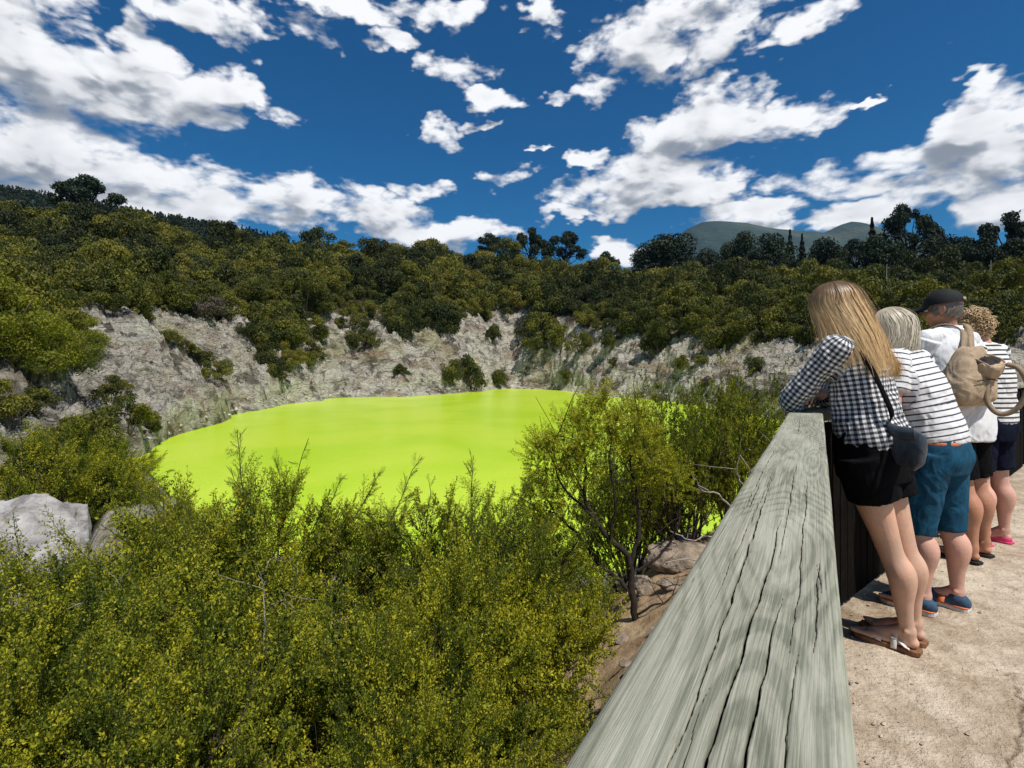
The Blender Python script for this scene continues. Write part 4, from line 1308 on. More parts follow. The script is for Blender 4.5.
FG = [
    (SH_TALL[0], 268, 4.0, 528, 1.15, 'shrub with the tall feathery shoots in front of the left part of the lake', 0),
    (SH_TALL[1], 452, 3.9, 556, 1.10, 'shrub with long thin sprays reaching up in front of the middle of the lake', 0),
    (SH[0], 150, 4.2, 540, 1.1, 'shrub right of the pale boulder, its top overlapping the left shore', .5),
    (SH[1], 55, 3.6, 585, 1.0, 'shrub directly in front of the pale boulder', 1.5),
    (SH[2], 180, 3.2, 596, 1.0, 'shrub in the second row, below the one beside the boulder', 2.6),
    (SH[0], -40, 2.7, 610, .9, 'shrub filling the left edge below the boulder', 3.3),
    (SH[1], 80, 2.3, 655, .80, 'low shrub in the lower left corner area', 4.4),
    (SH[2], 250, 2.4, 640, .80, 'low shrub at the bottom, left of the middle', .9),
    (SH[0], 430, 2.8, 612, .85, 'bright shrub below the long thin sprays', 5.1),
    (SH[1], 490, 3.2, 578, .66, 'bright yellow-green shrub left of the bare soil', 2.2),
    (SH[2], 440, 2.3, 648, .52, 'shrub at the bottom against the near handrail', 3.9),
    (SH[0], 360, 1.9, 690, .60, 'nearest shrub at the middle of the bottom edge', 1.1),
    (SH[1], 190, 1.7, 715, .58, 'nearest yellowish shrub at the bottom edge, left of the middle', 5.6),
    (SH[2], 0, 1.75, 700, .60, 'nearest yellowish shrub in the lower left corner', 2.9),
    (SH[0], 440, 1.65, 730, .40, 'small shrub touching the side of the handrail at the bottom edge', 4.0),
]
FG += [
    (SH[0], 25, 13.0, 452, 1.7, 'low brownish shrub beyond the pale boulder at the left edge', 1.0),
    (SH[2], 78, 14.0, 456, 1.6, 'low brownish shrub on the shore just above the pale boulder', 2.0),
    (SH[1], 104, 16.0, 455, 1.2, 'low shrub on the shore at the left end of the lake', 3.0),
]
for (pair, px, d, top, r_, lab, rz) in FG:
    near_shrub(pair, px, d, top, r_ * (.92 if d < 10 else 1), lab, rz)


# --- the open-crowned shrub with dark twisted stems before the lake
def trace(pts, d0, px0, py0, g, rad):
    """stem through points given as metres right / up / deeper"""
    return tube(np.array(pts), rad, 7)


def stem(g, pts, r0, r1, sub=4):
    pts = np.array(pts, float)
    n = (len(pts) - 1) * sub + 1
    t = np.linspace(0, len(pts) - 1, n)
    p = np.stack([np.interp(t, np.arange(len(pts)), pts[:, c]) for c in range(3)], 1)
    for _ in range(2):
        p[1:-1] = (p[:-2] + 2 * p[1:-1] + p[2:]) / 4
    p[1:-1] += g.normal(0, .008, (n - 2, 3))
    return tube(p, np.linspace(r0, r1, n), 7), p


g = np.random.default_rng(41)
bx, by = 1.31, 5.5
bz = ground_z(bx, by) - .02
tub = []; crown_pts = []
stems_ = [
    ([(.0, 0, 0), (-.04, .02, .30), (-.07, 0, .60), (-.26, -.05, .74), (-.42, -.05, .95), (-.52, 0, 1.12), (-.47, .05, 1.38), (-.55, .05, 1.62)], .036, .008),
    ([(-.05, 0, .50), (.06, .05, .82), (.04, .1, 1.15), (-.05, .1, 1.42), (.05, .1, 1.70)], .022, .006),
    ([(-.02, 0, .22), (-.20, .05, .40), (-.36, .1, .47), (-.52, .1, .72), (-.78, .15, .92), (-.92, .15, 1.15)], .024, .006),
    ([(-.42, -.05, .95), (-.68, .0, 1.15), (-.82, .05, 1.42), (-.78, .0, 1.66)], .014, .005),
    ([(-.26, -.05, .74), (-.22, -.15, 1.10), (-.30, -.15, 1.50), (-.22, -.1, 1.80)], .014, .004),
    ([(.02, .0, .45), (.30, .0, .62), (.46, .05, .92), (.40, .1, 1.2)], .016, .005),
    ([(-.36, .1, .47), (-.62, -.05, .45), (-.85, -.05, .60)], .012, .004),
    ([(0, 0, .05), (.16, -.1, .2), (.35, -.1, .18), (.55, -.15, .32)], .012, .004),
]
for pts, r0, r1 in stems_:
    tb, p = stem(g, pts, r0, r1); tub.append(tb)
    for _ in range(9):
        k = int(g.integers(len(p) // 2, len(p)))
        e = p[k] + g.normal(0, .22, 3) + [0, 0, .10]
        tb2 = wiggle(p[k], e, 5, .015, g); tub.append(tube(tb2, np.linspace(.006, .002, 5), 4)); crown_pts.append(tb2)
    crown_pts.append(p[len(p) // 2:])
crown = [(-.62, 0, 1.66, .26), (-.35, 0, 1.80, .26), (-.05, .05, 1.72, .28), (.12, .1, 1.45, .26), (-.85, .05, 1.42, .25), (-.50, 0, 1.40, .22), (-.95, .1, 1.05, .24), (.38, .1, 1.22, .22),
         (-.80, .1, .72, .22), (-.66, -.05, .40, .24), (-.95, 0, .35, .22), (-.45, -.05, .18, .20)]
n = 2000
w = np.array([c[3] ** 2 for c in crown]); k = g.choice(len(crown), n, p=w / w.sum()); C_ = np.array(crown)[k]
dd = unit(g.normal(size=(n, 3))); P = C_[:, :3] + dd * (C_[:, 3] * g.uniform(.15, 1.0, n) ** .6)[:, None] * [1, 1, .8]
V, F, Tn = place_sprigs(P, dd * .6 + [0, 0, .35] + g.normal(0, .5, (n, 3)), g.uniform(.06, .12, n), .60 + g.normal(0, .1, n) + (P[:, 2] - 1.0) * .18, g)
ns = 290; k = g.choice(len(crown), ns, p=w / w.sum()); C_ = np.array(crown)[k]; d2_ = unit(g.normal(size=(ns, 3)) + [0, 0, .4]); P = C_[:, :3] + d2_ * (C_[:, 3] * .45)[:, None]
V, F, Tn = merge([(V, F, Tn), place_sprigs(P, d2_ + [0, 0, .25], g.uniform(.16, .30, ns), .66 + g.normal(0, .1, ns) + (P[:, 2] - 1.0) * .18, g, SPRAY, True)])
tea = empty('shrub', (bx, by, bz)); tea.scale = (1.08, 1.0, (EYE + (366 - 380) / 520 * by - bz) / 2.16)
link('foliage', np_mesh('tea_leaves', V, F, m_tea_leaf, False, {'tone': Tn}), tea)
Vb, Fb, _ = merge(tub); link('trunk', np_mesh('tea_trunk', Vb, Fb, m_dark_bark), tea)
tag(tea, 'open shrub with dark twisted stems and bright yellow-green crown in front of the lake', 'shrub')

# --- darker half-bare bushes between it and the handrail
def bare_bush(name, x, y, zt, r_, seed, n_sp, label, dead=.5, mat=m_near_leaf, tone=.38, bark=m_bark):
    g = np.random.default_rng(seed)
    tubes, tips = fan_branches(g, 12, .95, 1.0, .022)
    extra = []
    for _ in range(int(26 * dead)):
        p = tips[int(g.integers(0, len(tips)))]
        e = p[-1] + g.normal(0, .18, 3) + [0, 0, .1]
        extra.append(tube(wiggle(p[-2], e, 7, .03, g), np.linspace(.006, .0015, 7), 4))
    P = np.concatenate([p[2:] for p in tips]); P = P[g.integers(0, len(P), n_sp)] + g.normal(0, .06, (n_sp, 3))
    V, F, Tn = place_sprigs(P, unit(P) * .5 + g.normal(0, .5, (n_sp, 3)) + [0, 0, .12], g.uniform(.07, .14, n_sp), tone + g.normal(0, .12, n_sp), g)
    z0 = ground_z(x, y); o = empty(name, (x, y, z0)); o.scale = (r_, r_, zt - z0)
    link('foliage', np_mesh('bush_leaves', V, F, mat, False, {'tone': Tn}), o)
    Vb, Fb, _ = merge(tubes + extra); link('branches', np_mesh('bush_branches', Vb, Fb, bark), o)
    return tag(o, label, 'shrub')


def zat(py, d): return EYE + (366 - py) / 520 * d
bare_bush('shrub', 2.35, 7.0, zat(408, 7.0), 1.0, 71, 2600, 'dark brownish green bush with bare crooked twigs, right of the bright twisted shrub', 1.2, tone=.30)
bare_bush('shrub', 3.1, 7.4, zat(398, 7.4), 1.0, 72, 2400, 'dark olive bush beside the handrail below the elbow of the young woman', .8, tone=.34)
bare_bush('shrub', 1.9, 8.4, zat(430, 8.4), 1.2, 73, 2600, 'dark dense bush behind the bright twisted shrub', .3, tone=.28)
bare_bush('shrub', 4.3, 9.5, zat(392, 9.5), 1.5, 74, 2400, 'brown olive bush beyond the handrail, just left of the visitors', .6, tone=.36)
bare_bush('shrub', .2, 7.5, zat(520, 7.5), 1.0, 75, 2200, 'low green bush at the water edge left of the twisted stems', .2, tone=.40)
# bleached dead branches tangled by the rail
g = np.random.default_rng(83); tb = []
for pts, r0, r1 in [
    ([(0, 0, 0), (.02, 0, .35), (.05, .02, .62), (.18, .05, .85), (.30, .05, 1.10)], .026, .006),
    ([(.05, .02, .62), (-.12, 0, .80), (-.30, .02, .86), (-.42, 0, 1.02)], .013, .004),
    ([(.02, 0, .30), (-.25, -.02, .36), (-.45, -.05, .30), (-.66, -.05, .42)], .012, .004),
    ([(.18, .05, .85), (.08, .05, 1.02), (.12, .05, 1.22)], .009, .003),
    ([(.3, .05, 1.1), (.45, 0, 1.18), (.62, 0, 1.15)], .007, .003),
    ([(0, 0, .1), (-.2, -.1, .08), (-.5, -.12, .16), (-.8, -.15, .10)], .014, .004),
]:
    t_, p = stem(g, pts, r0, r1); tb.append(t_)
    for _ in range(4):
        kk = int(g.integers(3, len(p))); tb.append(tube(wiggle(p[kk], p[kk] + g.normal(0, .16, 3), 5, .02, g), np.linspace(.005, .0015, 5), 4))
V, F, _ = merge(tb)
tag(link('dead_branch', np_mesh('dead_branch', V, F, m_dead), None, (2.35, 5.6, ground_z(2.35, 5.6))), 'bleached crooked dead branches rising from the bank beside the handrail', 'dead branches')

for i, (px, d, py, pts, lab) in enumerate([
    (20, 3.0, 640, [(0, 0, 0), (.25, 0, .16), (.5, .05, .28), (.62, .05, .42)], 'bare grey twig slanting up out of the shrubs at the left edge'),
    (235, 3.0, 640, [(0, 0, 0), (.12, 0, .14), (.30, .05, .24), (.34, .05, .40)], 'bare grey twig rising from the middle of the foreground shrubs'),
    (262, 2.6, 640, [(0, 0, -.1), (.02, 0, .12), (-.02, .03, .26), (.02, .0, .36)], 'upright thin dry twig among the foreground shrubs'),
    (318, 3.1, 690, [(0, 0, 0), (-.10, 0, .2), (-.14, .05, .36), (-.24, .05, .5)], 'dry forked twig leaning left among the foreground shrubs'),
]):
    tb = []
    t_, p = stem(g, [np.array(q) for q in pts], .0045, .0015); tb.append(t_)
    for _ in range(6):
        kk = int(g.integers(3, len(p))); tb.append(tube(wiggle(p[kk], p[kk] + g.normal(0, .07, 3) + [0, 0, .04], 5, .008, g), np.linspace(.0018, .0008, 5), 4))
    V, F, _ = merge(tb)
    tag(link('dead_branch', np_mesh('dead_twig', V, F, m_dead), None, ((px - 512) / 520 * d, d, EYE + (366 - py) / 520 * d)), lab, 'dead branch')

# ------------------------------------------------------------------ people
def skin_mat(name, c):
    m, T, b = new_mat(name, .5)
    v = T.n('ShaderNodeTexCoord').outputs['Object']
    n = T.noise(v, 9, 5, .6); n2 = T.noise(v, 38, 5, .65)
    cc = T.mix(T.ss(n, .3, .75), tuple(x * .84 for x in c), (min(1, c[0] * 1.14), c[1] * 1.02, c[2] * .96))
    cc = T.mix(T.m('MULTIPLY', T.ss(n2, .55, .75), .35), cc, (c[0] * .95, c[1] * .70, c[2] * .66))
    T.put(b.inputs['Base Color'], cc)
    b.inputs['Subsurface Weight'].default_value = .06
    b.inputs['Subsurface Radius'].default_value = (.8, .3, .15)
    b.inputs['Subsurface Scale'].default_value = .012
    b.inputs['Specular IOR Level'].default_value = .35
    bump(T, b, T.m('ADD', T.noise(v, 160, 3, .6), T.m('MULTIPLY', T.noise(v, 18, 4, .6), 3.0)), .35, .0018)
    return m


m_skin1 = skin_mat('fair_tanned_skin', (.61, .385, .275))
m_skin2 = skin_mat('pale_pink_skin', (.63, .375, .29))
m_skin3 = skin_mat('weathered_tan_skin', (.47, .24, .15))
m_eye = plain('eye_white', (.7, .68, .65), .25, .05)


def spline(P, n):
    """Catmull-Rom through rows of P"""
    P = np.asarray(P, float); m = len(P)
    Q = np.vstack([2 * P[0] - P[1], P, 2 * P[-1] - P[-2]])
    t = np.linspace(0, m - 1 - 1e-9, n); i = t.astype(int); f = (t - i)[:, None]
    p0, p1, p2, p3 = Q[i], Q[i + 1], Q[i + 2], Q[i + 3]
    return .5 * (2 * p1 + (p2 - p0) * f + (2 * p0 - 5 * p1 + 4 * p2 - p3) * f ** 2 + (3 * p1 - p0 - 3 * p2 + p3) * f ** 3)


def capped(V, F, sides, rings):
    a = V[:sides].mean(0); b_ = V[-sides:].mean(0)
    n = len(V); V = np.vstack([V, a, b_]); tri = []
    for j in range(sides):
        tri.append((n, (j + 1) % sides, j, j)); tri.append((n + 1, (rings - 1) * sides + j, (rings - 1) * sides + (j + 1) % sides, (rings - 1) * sides + (j + 1) % sides))
    return V, F, np.array([(a_, b2, c) for a_, b2, c, _ in tri])


class Solid:
    """gathers closed pieces, then fuses them into one continuous skin"""
    def __init__(self):
        self.v = []; self.f = []; self.o = 0

    def add(self, V, faces):
        self.v.append(np.asarray(V, float)); self.f += [tuple(int(i) + self.o for i in f) for f in faces]; self.o += len(V)

    def limb(self, pts, rad, n=None, sides=16, round_ends=True):
        pts = np.asarray(pts, float); rad = np.asarray(rad, float)
        n = n or 6 * len(pts)
        S = spline(np.hstack([pts, rad[:, None]]), n); p, r = S[:, :3], np.maximum(S[:, 3], .002)
        if round_ends:
            t0 = unit(p[0] - p[1]); t1 = unit(p[-1] - p[-2])
            ks = [.5, .87, .99]
            pre = [(p[0] + t0 * r[0] * k, r[0] * math.sqrt(max(0, 1 - k * k))) for k in ks[::-1]]
            post = [(p[-1] + t1 * r[-1] * k, r[-1] * math.sqrt(max(0, 1 - k * k))) for k in ks]
            p = np.vstack([[q[0] for q in pre], p, [q[0] for q in post]]); r = np.concatenate([[q[1] for q in pre], r, [q[1] for q in post]])
        V, F = tube(p, r, sides)
        V2, F2, T3 = capped(V, F, sides, len(p))
        self.add(V2, [tuple(x) for x in F2] + [tuple(x) for x in T3])

    def rings(self, rows, side, fwd, n=40, sides=36, power=2.3):
        """rows: (cx, cy, cz, half width along side, half depth along fwd)"""
        S = spline(np.asarray(rows, float), n)
        a = np.linspace(0, 2 * math.pi, sides, endpoint=False)
        ca = np.sign(np.cos(a)) * np.abs(np.cos(a)) ** (2 / power); sa = np.sign(np.sin(a)) * np.abs(np.sin(a)) ** (2 / power)
        side = np.asarray(side, float); fwd = np.asarray(fwd, float)
        V = np.concatenate([s[:3] + s[3] * ca[:, None] * side + s[4] * sa[:, None] * fwd for s in S])
        F = [(i * sides + j, i * sides + (j + 1) % sides, (i + 1) * sides + (j + 1) % sides, (i + 1) * sides + j) for i in range(n - 1) for j in range(sides)]
        V2, F2, T3 = capped(V, np.array(F), sides, n)
        self.add(V2, [tuple(x) for x in F2] + [tuple(x) for x in T3])

    def ellipsoid(self, c, ax, n=18):
        """ax: three axis vectors"""
        c = np.asarray(c, float); ax = np.asarray(ax, float)
        u = np.linspace(0, 2 * math.pi, 2 * n, endpoint=False); v = np.linspace(0, math.pi, n + 1)[1:-1]
        U, V_ = np.meshgrid(u, v)
        d = np.stack([np.cos(U) * np.sin(V_), np.sin(U) * np.sin(V_), np.cos(V_)], -1).reshape(-1, 3)
        P = c + d @ ax; k = 2 * n; m = n - 1
        F = [(i * k + j, i * k + (j + 1) % k, (i + 1) * k + (j + 1) % k, (i + 1) * k + j) for i in range(m - 1) for j in range(k)]
        P = np.vstack([P, c + ax[2], c - ax[2]]); a0 = m * k
        F += [(a0, (j + 1) % k, j) for j in range(k)] + [(a0 + 1, (m - 1) * k + j, (m - 1) * k + (j + 1) % k) for j in range(k)]
        self.add(P, F)

    def fuse(self, name, mat, voxel=.0055, smooth=5, wrinkle=None, seed=0):
        me = bpy.data.meshes.new(name + '_raw'); me.from_pydata(np.concatenate(self.v).tolist(), [], self.f); me.update()
        import bmesh
        bm = bmesh.new(); bm.from_mesh(me)
        bmesh.ops.recalc_face_normals(bm, faces=bm.faces); bm.to_mesh(me); bm.free()
        o = bpy.data.objects.new('raw', me); col.objects.link(o)
        rm = o.modifiers.new('r', 'REMESH'); rm.mode = 'VOXEL'; rm.voxel_size = voxel; rm.use_smooth_shade = True
        if smooth:
            sm = o.modifiers.new('s', 'SMOOTH'); sm.iterations = smooth; sm.factor = .5
        dg = bpy.context.evaluated_depsgraph_get(); dg.update()
        out = bpy.data.meshes.new_from_object(o.evaluated_get(dg)); out.name = name
        bpy.data.objects.remove(o); bpy.data.meshes.remove(me)
        out.materials.clear(); out.materials.append(mat)
        out.polygons.foreach_set('use_smooth', np.ones(len(out.polygons), bool))
        if wrinkle:
            n = len(out.vertices); P = np.empty(n * 3); N = np.empty(n * 3)
            out.vertices.foreach_get('co', P); out.vertices.foreach_get('normal', N)
            P = P.reshape(-1, 3); N = N.reshape(-1, 3)
            amp, sc = wrinkle
            q = P * [1 / sc, 1 / sc, 1 / (sc * 1.5)]
            wv_ = fbm(q + seed + fbm(q * .7 + 9, 2)[:, None] * 1.2, 3, .5, True)
            P = P + N * ((wv_ - .35) * amp)[:, None]
            out.vertices.foreach_set('co', P.ravel()); out.update()
        return out


def verts_of(me):
    P = np.empty(len(me.vertices) * 3); me.vertices.foreach_get('co', P); return P.reshape(-1, 3)


def add_attr(me, name, v):
    a = me.attributes.new(name, 'FLOAT', 'POINT'); a.data.foreach_set('value', np.asarray(v, dtype=np.float32))


def chain_uv(me, chains, side, fwd):
    """cloth coordinates: along the nearest limb chain and round it"""
    P = verts_of(me); best = np.full(len(P), 1e9); pu = np.zeros(len(P)); pv = np.zeros(len(P))
    for ci, (pts, rad, kind) in enumerate(chains):
        pts = np.asarray(pts, float); acc = 0
        for i in range(len(pts) - 1):
            a, b_ = pts[i], pts[i + 1]; ab = b_ - a; L_ = np.linalg.norm(ab); dr = ab / L_
            t = np.clip(((P - a) @ dr) / L_, 0, 1)
            c = a + t[:, None] * ab; off = P - c
            dd = np.linalg.norm(off, axis=1) - rad
            sel = dd < best
            best = np.where(sel, dd, best)
            s_ = unit(np.asarray(side) - dr * np.dot(side, dr)); f_ = np.cross(dr, s_)
            ang = np.arctan2(off @ f_, off @ s_)
            uu = acc + ((P - a) @ dr)
            pu = np.where(sel, uu, pu); pv = np.where(sel, ang * max(rad, .05), pv)
            acc += L_
    return pu, pv


def hand(S, wrist, dirv, palm_n, left=True, curl=.6, scale=1.0):
    """palm, four unequal bent fingers and a thumb from the side of the palm"""
    d = unit(np.asarray(dirv, float)); nrm = unit(np.asarray(palm_n, float) - d * np.dot(palm_n, d)); s = np.cross(nrm, d) * (1 if left else -1)
    w = np.asarray(wrist, float); k = scale
    S.limb([w - d * .02, w + d * .03 * k, w + d * .075 * k], [.024 * k, .028 * k, .026 * k], 10, 12)
    for j in (-1, 1):
        S.limb([w + d * .02 * k + s * j * .012 * k, w + d * .08 * k + s * j * .022 * k], [.017 * k, .016 * k], 8, 10)
    for j, (off, L_) in enumerate([(-.031, .062), (-.0105, .075), (.0105, .082), (.031, .072)]):
        b_ = w + d * (.080 - .004 * (j == 0)) * k + s * off * k
        c1 = unit(d + nrm * curl * .5); c2 = unit(d + nrm * curl * 1.3); c3 = unit(d + nrm * curl * 2.3)
        p = [b_, b_ + c1 * L_ * .45 * k, b_ + c1 * L_ * .45 * k + c2 * L_ * .33 * k, b_ + c1 * L_ * .45 * k + c2 * L_ * .33 * k + c3 * L_ * .24 * k]
        S.limb(p, np.array([.0088, .0080, .0072, .0062]) * k, 12, 8)
    tb = w + d * .022 * k + s * .024 * k
    td = unit(d * .7 + s * .8 + nrm * .3)
    S.limb([tb, tb + td * .035 * k, tb + td * .035 * k + unit(td + d * .8 + nrm * .3) * .028 * k], np.array([.012, .0095, .0078]) * k, 10, 8)


def foot(S, ankle, heel, toe, left=True):
    heel = np.asarray(heel, float); toe = np.asarray(toe, float); d = unit((toe - heel) * [1, 1, 0]); s = np.array([-d[1], d[0], 0]) * (1 if left else -1)
    L_ = np.linalg.norm((toe - heel)[:2]); z = heel[2]
    up = np.array([0, 0, 1.])
    S.limb([ankle, heel + d * .045 + up * .045], [.034, .033], 8, 14)
    S.limb([heel + d * .028 + up * .028, heel + d * .09 + up * .036, heel + d * L_ * .52 + up * .032, heel + d * L_ * .72 + up * .020], [.027, .031, .033, .021], 16, 14)
    S.limb([np.asarray(ankle) + d * .01, heel + d * L_ * .45 + up * .045, heel + d * L_ * .7 + up * .022], [.030, .026, .018], 12, 14)
    for j in (-1, 1):
        S.limb([heel + d * .05 + s * j * .010 + up * .022, heel + d * L_ * .5 + s * j * .020 + up * .020, heel + d * L_ * .74 + s * j * .026 + up * .017], [.020, .020, .016], 12, 10)
    for j, (o_, l_, r_) in enumerate([(-.033, .115, .0125), (-.010, .105, .009), (.006, .095, .0085), (.021, .080, .008), (.035, .062, .0075)]):
        b_ = heel + d * (L_ - .085) - s * o_ + up * .014
        S.limb([b_, b_ + d * (l_ - .035)], [r_ * 1.15, r_], 6, 8)


def head(S, c, f, tilt=0.0, k=1.0, man=False):
    """skull, jaw, nose, brows, lips and ears; f = where the face looks"""
    f = unit(np.asarray(f, float)); up0 = np.array([0, 0, 1.]); l = unit(np.cross(up0, f)); up = np.cross(f, l)
    c = np.asarray(c, float)
    P = lambda a, b_, z: c + (f * a + l * b_ + up * z) * k
    S.ellipsoid(P(-.012, 0, .030), np.array([f * .096, l * .076, up * .088]) * k)
    S.ellipsoid(P(.022, 0, -.035), np.array([f * .066, l * .062, up * .078]) * k)
    S.ellipsoid(P(.050, 0, -.088), np.array([f * .030, l * .030, up * .024]) * k)          # chin
    S.limb([P(.080, 0, .018), P(.100, 0, -.018), P(.095, 0, -.032)], np.array([.010, .013, .012]) * k, 8, 10)      # nose
    for j in (-1, 1):
        S.limb([P(.076, .014 * j, .030), P(.072, .046 * j, .030)], np.array([.010, .008]) * k, 6, 8)     # brow
        S.ellipsoid(P(.060, .040 * j, -.030), np.array([f * .022, l * .020, up * .020]) * k, 10)         # cheek
        S.ellipsoid(P(-.006, .079 * j, -.012), np.array([f * .019, l * .007, up * .032]) * k, 10)        # ear
        S.limb([P(.002, .078 * j, .014), P(-.020, .084 * j, .010), P(-.022, .083 * j, -.015), P(-.008, .079 * j, -.040)], np.array([.005, .006, .006, .005]) * k, 12, 8)
        S.limb([P(.088, .012 * j, -.033), P(.083, .016 * j, -.034)], np.array([.007, .006]) * k, 5, 8)
    S.limb([P(.080, -.020, -.060), P(.090, 0, -.056), P(.080, .020, -.060)], np.array([.005, .008, .005]) * k, 8, 8)
    S.limb([P(.078, -.018, -.068), P(.087, 0, -.069), P(.078, .018, -.068)], np.array([.005, .008, .005]) * k, 8, 8)
    return [P(.078, .031 * j, .006) for j in (-1, 1)]


def hair_strands(c, f, n, ends, seed, mat_name, cols, skull=(.106, .090, .100), rad=.0016, face_gap=1.05, layers=.05, k=1.0, curl=.0, crown=(-.02, 0), bumpy=.0, width=(.0016, .0030), push=0.0, fly=.0):
    """combed hair: ribbons that leave the crown, follow the skull and fall to `ends(psi)`; plus the mass beneath"""
    g = np.random.default_rng(seed)
    f = unit(np.asarray(f, float)); l = unit(np.cross([0, 0, 1.], f)); up = np.cross(f, l); c = np.asarray(c, float)
    fr = np.array([f, l, up])

    def path(psi, infl, j1, m=14):
        # psi measured from the back of the head, +-pi = face
        dr = np.array([-np.cos(psi), np.sin(psi)])
        P0 = np.array([crown[0] - .0 * dr[0], crown[1], skull[2] * 1.0 + .034])
        pts = [P0 + [dr[0] * .01, dr[1] * .01, .004]]
        for e in (66, 44, 20, -4):
            ce, se = math.cos(R(e)), math.sin(R(e))
            pts.append(np.array([-.012 + dr[0] * skull[0] * ce, dr[1] * skull[1] * ce, .030 + skull[2] * se]))
        pts = np.array(pts); pts[1:] = (pts[1:] - [-.012, 0, .03]) * infl + [-.012, 0, .03]
        W_ = c + (pts * k) @ fr
        tgt = ends(psi) + j1
        mid = W_[-1] * .55 + tgt * .45 + (W_[-1] - W_[-2]) * .35 + push
        return spline(np.vstack([W_, mid, tgt]), m)
    V, F, Tn, Al, o = [], [], [], [], 0
    m = 14; lim = math.pi * face_gap - .75 if face_gap > 1 else math.pi * face_gap
    for i in range(n):
        psi = g.uniform(-lim, lim)
        infl = 1.0 + g.uniform(0, layers) ** 1.0
        p = path(psi, infl, g.normal(0, 1, 3) * [.010, .010, .018], m)
        if g.uniform() < fly: p = p + np.linspace(0, 1, m)[:, None] ** 1.5 * g.normal(0, 1, 3) * [.022, .022, .012]
        if curl:
            t = np.linspace(0, 1, m); p = p + (np.sin(t * 14 + g.uniform(0, 6)) * curl * t)[:, None] * g.normal(0, 1, 3)
        tan = unit(np.gradient(p, axis=0)); s = unit(np.cross(tan, unit(p - c + g.normal(0, .02, 3))))
        w = g.uniform(*width) * np.sin(np.linspace(.5, math.pi - .25, m))[:, None]
        V.append(np.stack([p - s * w, p + unit(np.cross(s, tan)) * w * .35, p + s * w], 1).reshape(-1, 3))
        q = np.arange(m - 1)[:, None] * 3 + o
        F.append(np.hstack([q, q + 1, q + 4, q + 3])); F.append(np.hstack([q + 1, q + 2, q + 5, q + 4])); o += 3 * m
        Tn.append(np.full(3 * m, g.normal(.5, .10))); Al.append(np.repeat(np.linspace(0, 1, m), 3))
    # the mass below the outer strands
    npsi = 48; ps_ = np.linspace(-lim + .05, lim - .05, npsi)
    S0 = np.stack([path(q, .985, np.zeros(3), m) for q in ps_])
    V.append(S0.reshape(-1, 3)); i = np.arange(npsi * m).reshape(npsi, m) + o
    F.append(np.stack([i[:-1, :-1], i[1:, :-1], i[1:, 1:], i[:-1, 1:]], -1).reshape(-1, 4)); o += npsi * m
    Tn.append(np.full(npsi * m, .4)); Al.append(np.tile(np.linspace(0, 1, m), npsi))
    mt_ = hair_mat(mat_name, cols)
    return np_mesh('hair', np.concatenate(V), np.concatenate(F), mt_, True, {'tone': np.concatenate(Tn), 'along': np.concatenate(Al)})


def hair_mat(name, cols):
    m, T, b = new_mat(name, .42)
    a = T.attr('along'); t = T.attr('tone')
    v = T.n('ShaderNodeTexCoord').outputs['Object']
    c = T.mix(T.ss(T.m('ADD', a, T.m('MULTIPLY_ADD', T.noise(v, 30, 3, .6), .5, -.25)), .25, .85), cols[0], cols[1])
    c = T.mix(1.0, c, T.mix(t, (.55, .55, .55), (1.4, 1.36, 1.3)), 'MULTIPLY')
    T.put(b.inputs['Base Color'], c)
    b.inputs['Specular IOR Level'].default_value = .5
    return m


def cloth_mat(name, fn, rough=.85, sheen=.2):
    m, T, b = new_mat(name, rough)
    u, v = T.attr('pu'), T.attr('pv')
    T.put(b.inputs['Base Color'], fn(T, u, v))
    b.inputs['Sheen Weight'].default_value = sheen
    b.inputs['Specular IOR Level'].default_value = .2
    pos = T.n('ShaderNodeTexCoord').outputs['Object']
    bump(T, b, T.m('ADD', T.noise(pos, 14, 4, .6), T.m('MULTIPLY', T.noise(pos, 420, 2, .5), .06)), .35, .006)
    return m


def band(T, x, period, duty, soft=.06):
    f = T.m('FRACT', T.m('DIVIDE', T.m('ADD', x, 10.0), period))
    tri = T.m('ABSOLUTE', T.m('SUBTRACT', f, .5))
    return T.ss(tri, duty / 2 - soft, duty / 2 + soft, 1.0, 0.0)


def gingham(T, u, v):
    a = band(T, u, .0215, .5, .04); b_ = band(T, v, .0215, .5, .04)
    s = T.m('MULTIPLY', T.m('ADD', a, b_), .5)
    return T.ramp(s, [(.0, (.74, .74, .74)), (.45, (.20, .20, .21)), (.55, (.20, .20, .21)), (1., (.010, .010, .014))])


m_gingham = cloth_mat('black_white_gingham', gingham)
m_stripe = cloth_mat('white_cotton_navy_stripes', lambda T, u, v: T.mix(band(T, u, .031, .24, .06), (.74, .73, .72), (.022, .024, .05)))
m_stripe2 = cloth_mat('black_white_striped_jersey', lambda T, u, v: T.mix(band(T, u, .034, .38, .06), (.72, .71, .69), (.016, .016, .020)))
m_white = cloth_mat('white_polo_cotton', lambda T, u, v: T.mix(T.noise(T.n('ShaderNodeTexCoord').outputs['Object'], 5, 3), (.70, .70, .71), (.76, .76, .76)))
m_black = plain('black_cotton', (.006, .006, .007), .95, .2, 14, .4, .004, spec=.06)
m_navy = plain('dark_navy_cotton', (.008, .010, .022), .95, .2, 14, .4, .004, spec=.06)
m_teal = plain('teal_stretch_cotton', (.007, .062, .115), .8, .22, 12, .4, .005, spec=.2)
m_capm = plain('black_cap_cloth', (.013, .014, .016), .8, .2, 30, .3, .002, spec=.25)
m_bag = plain('dark_blue_grey_leather', (.050, .060, .075), .42, .25, 20, .4, .003, spec=.5)
m_pack = plain('beige_canvas', (.42, .31, .205), .85, .18, 16, .5, .006, spec=.2)
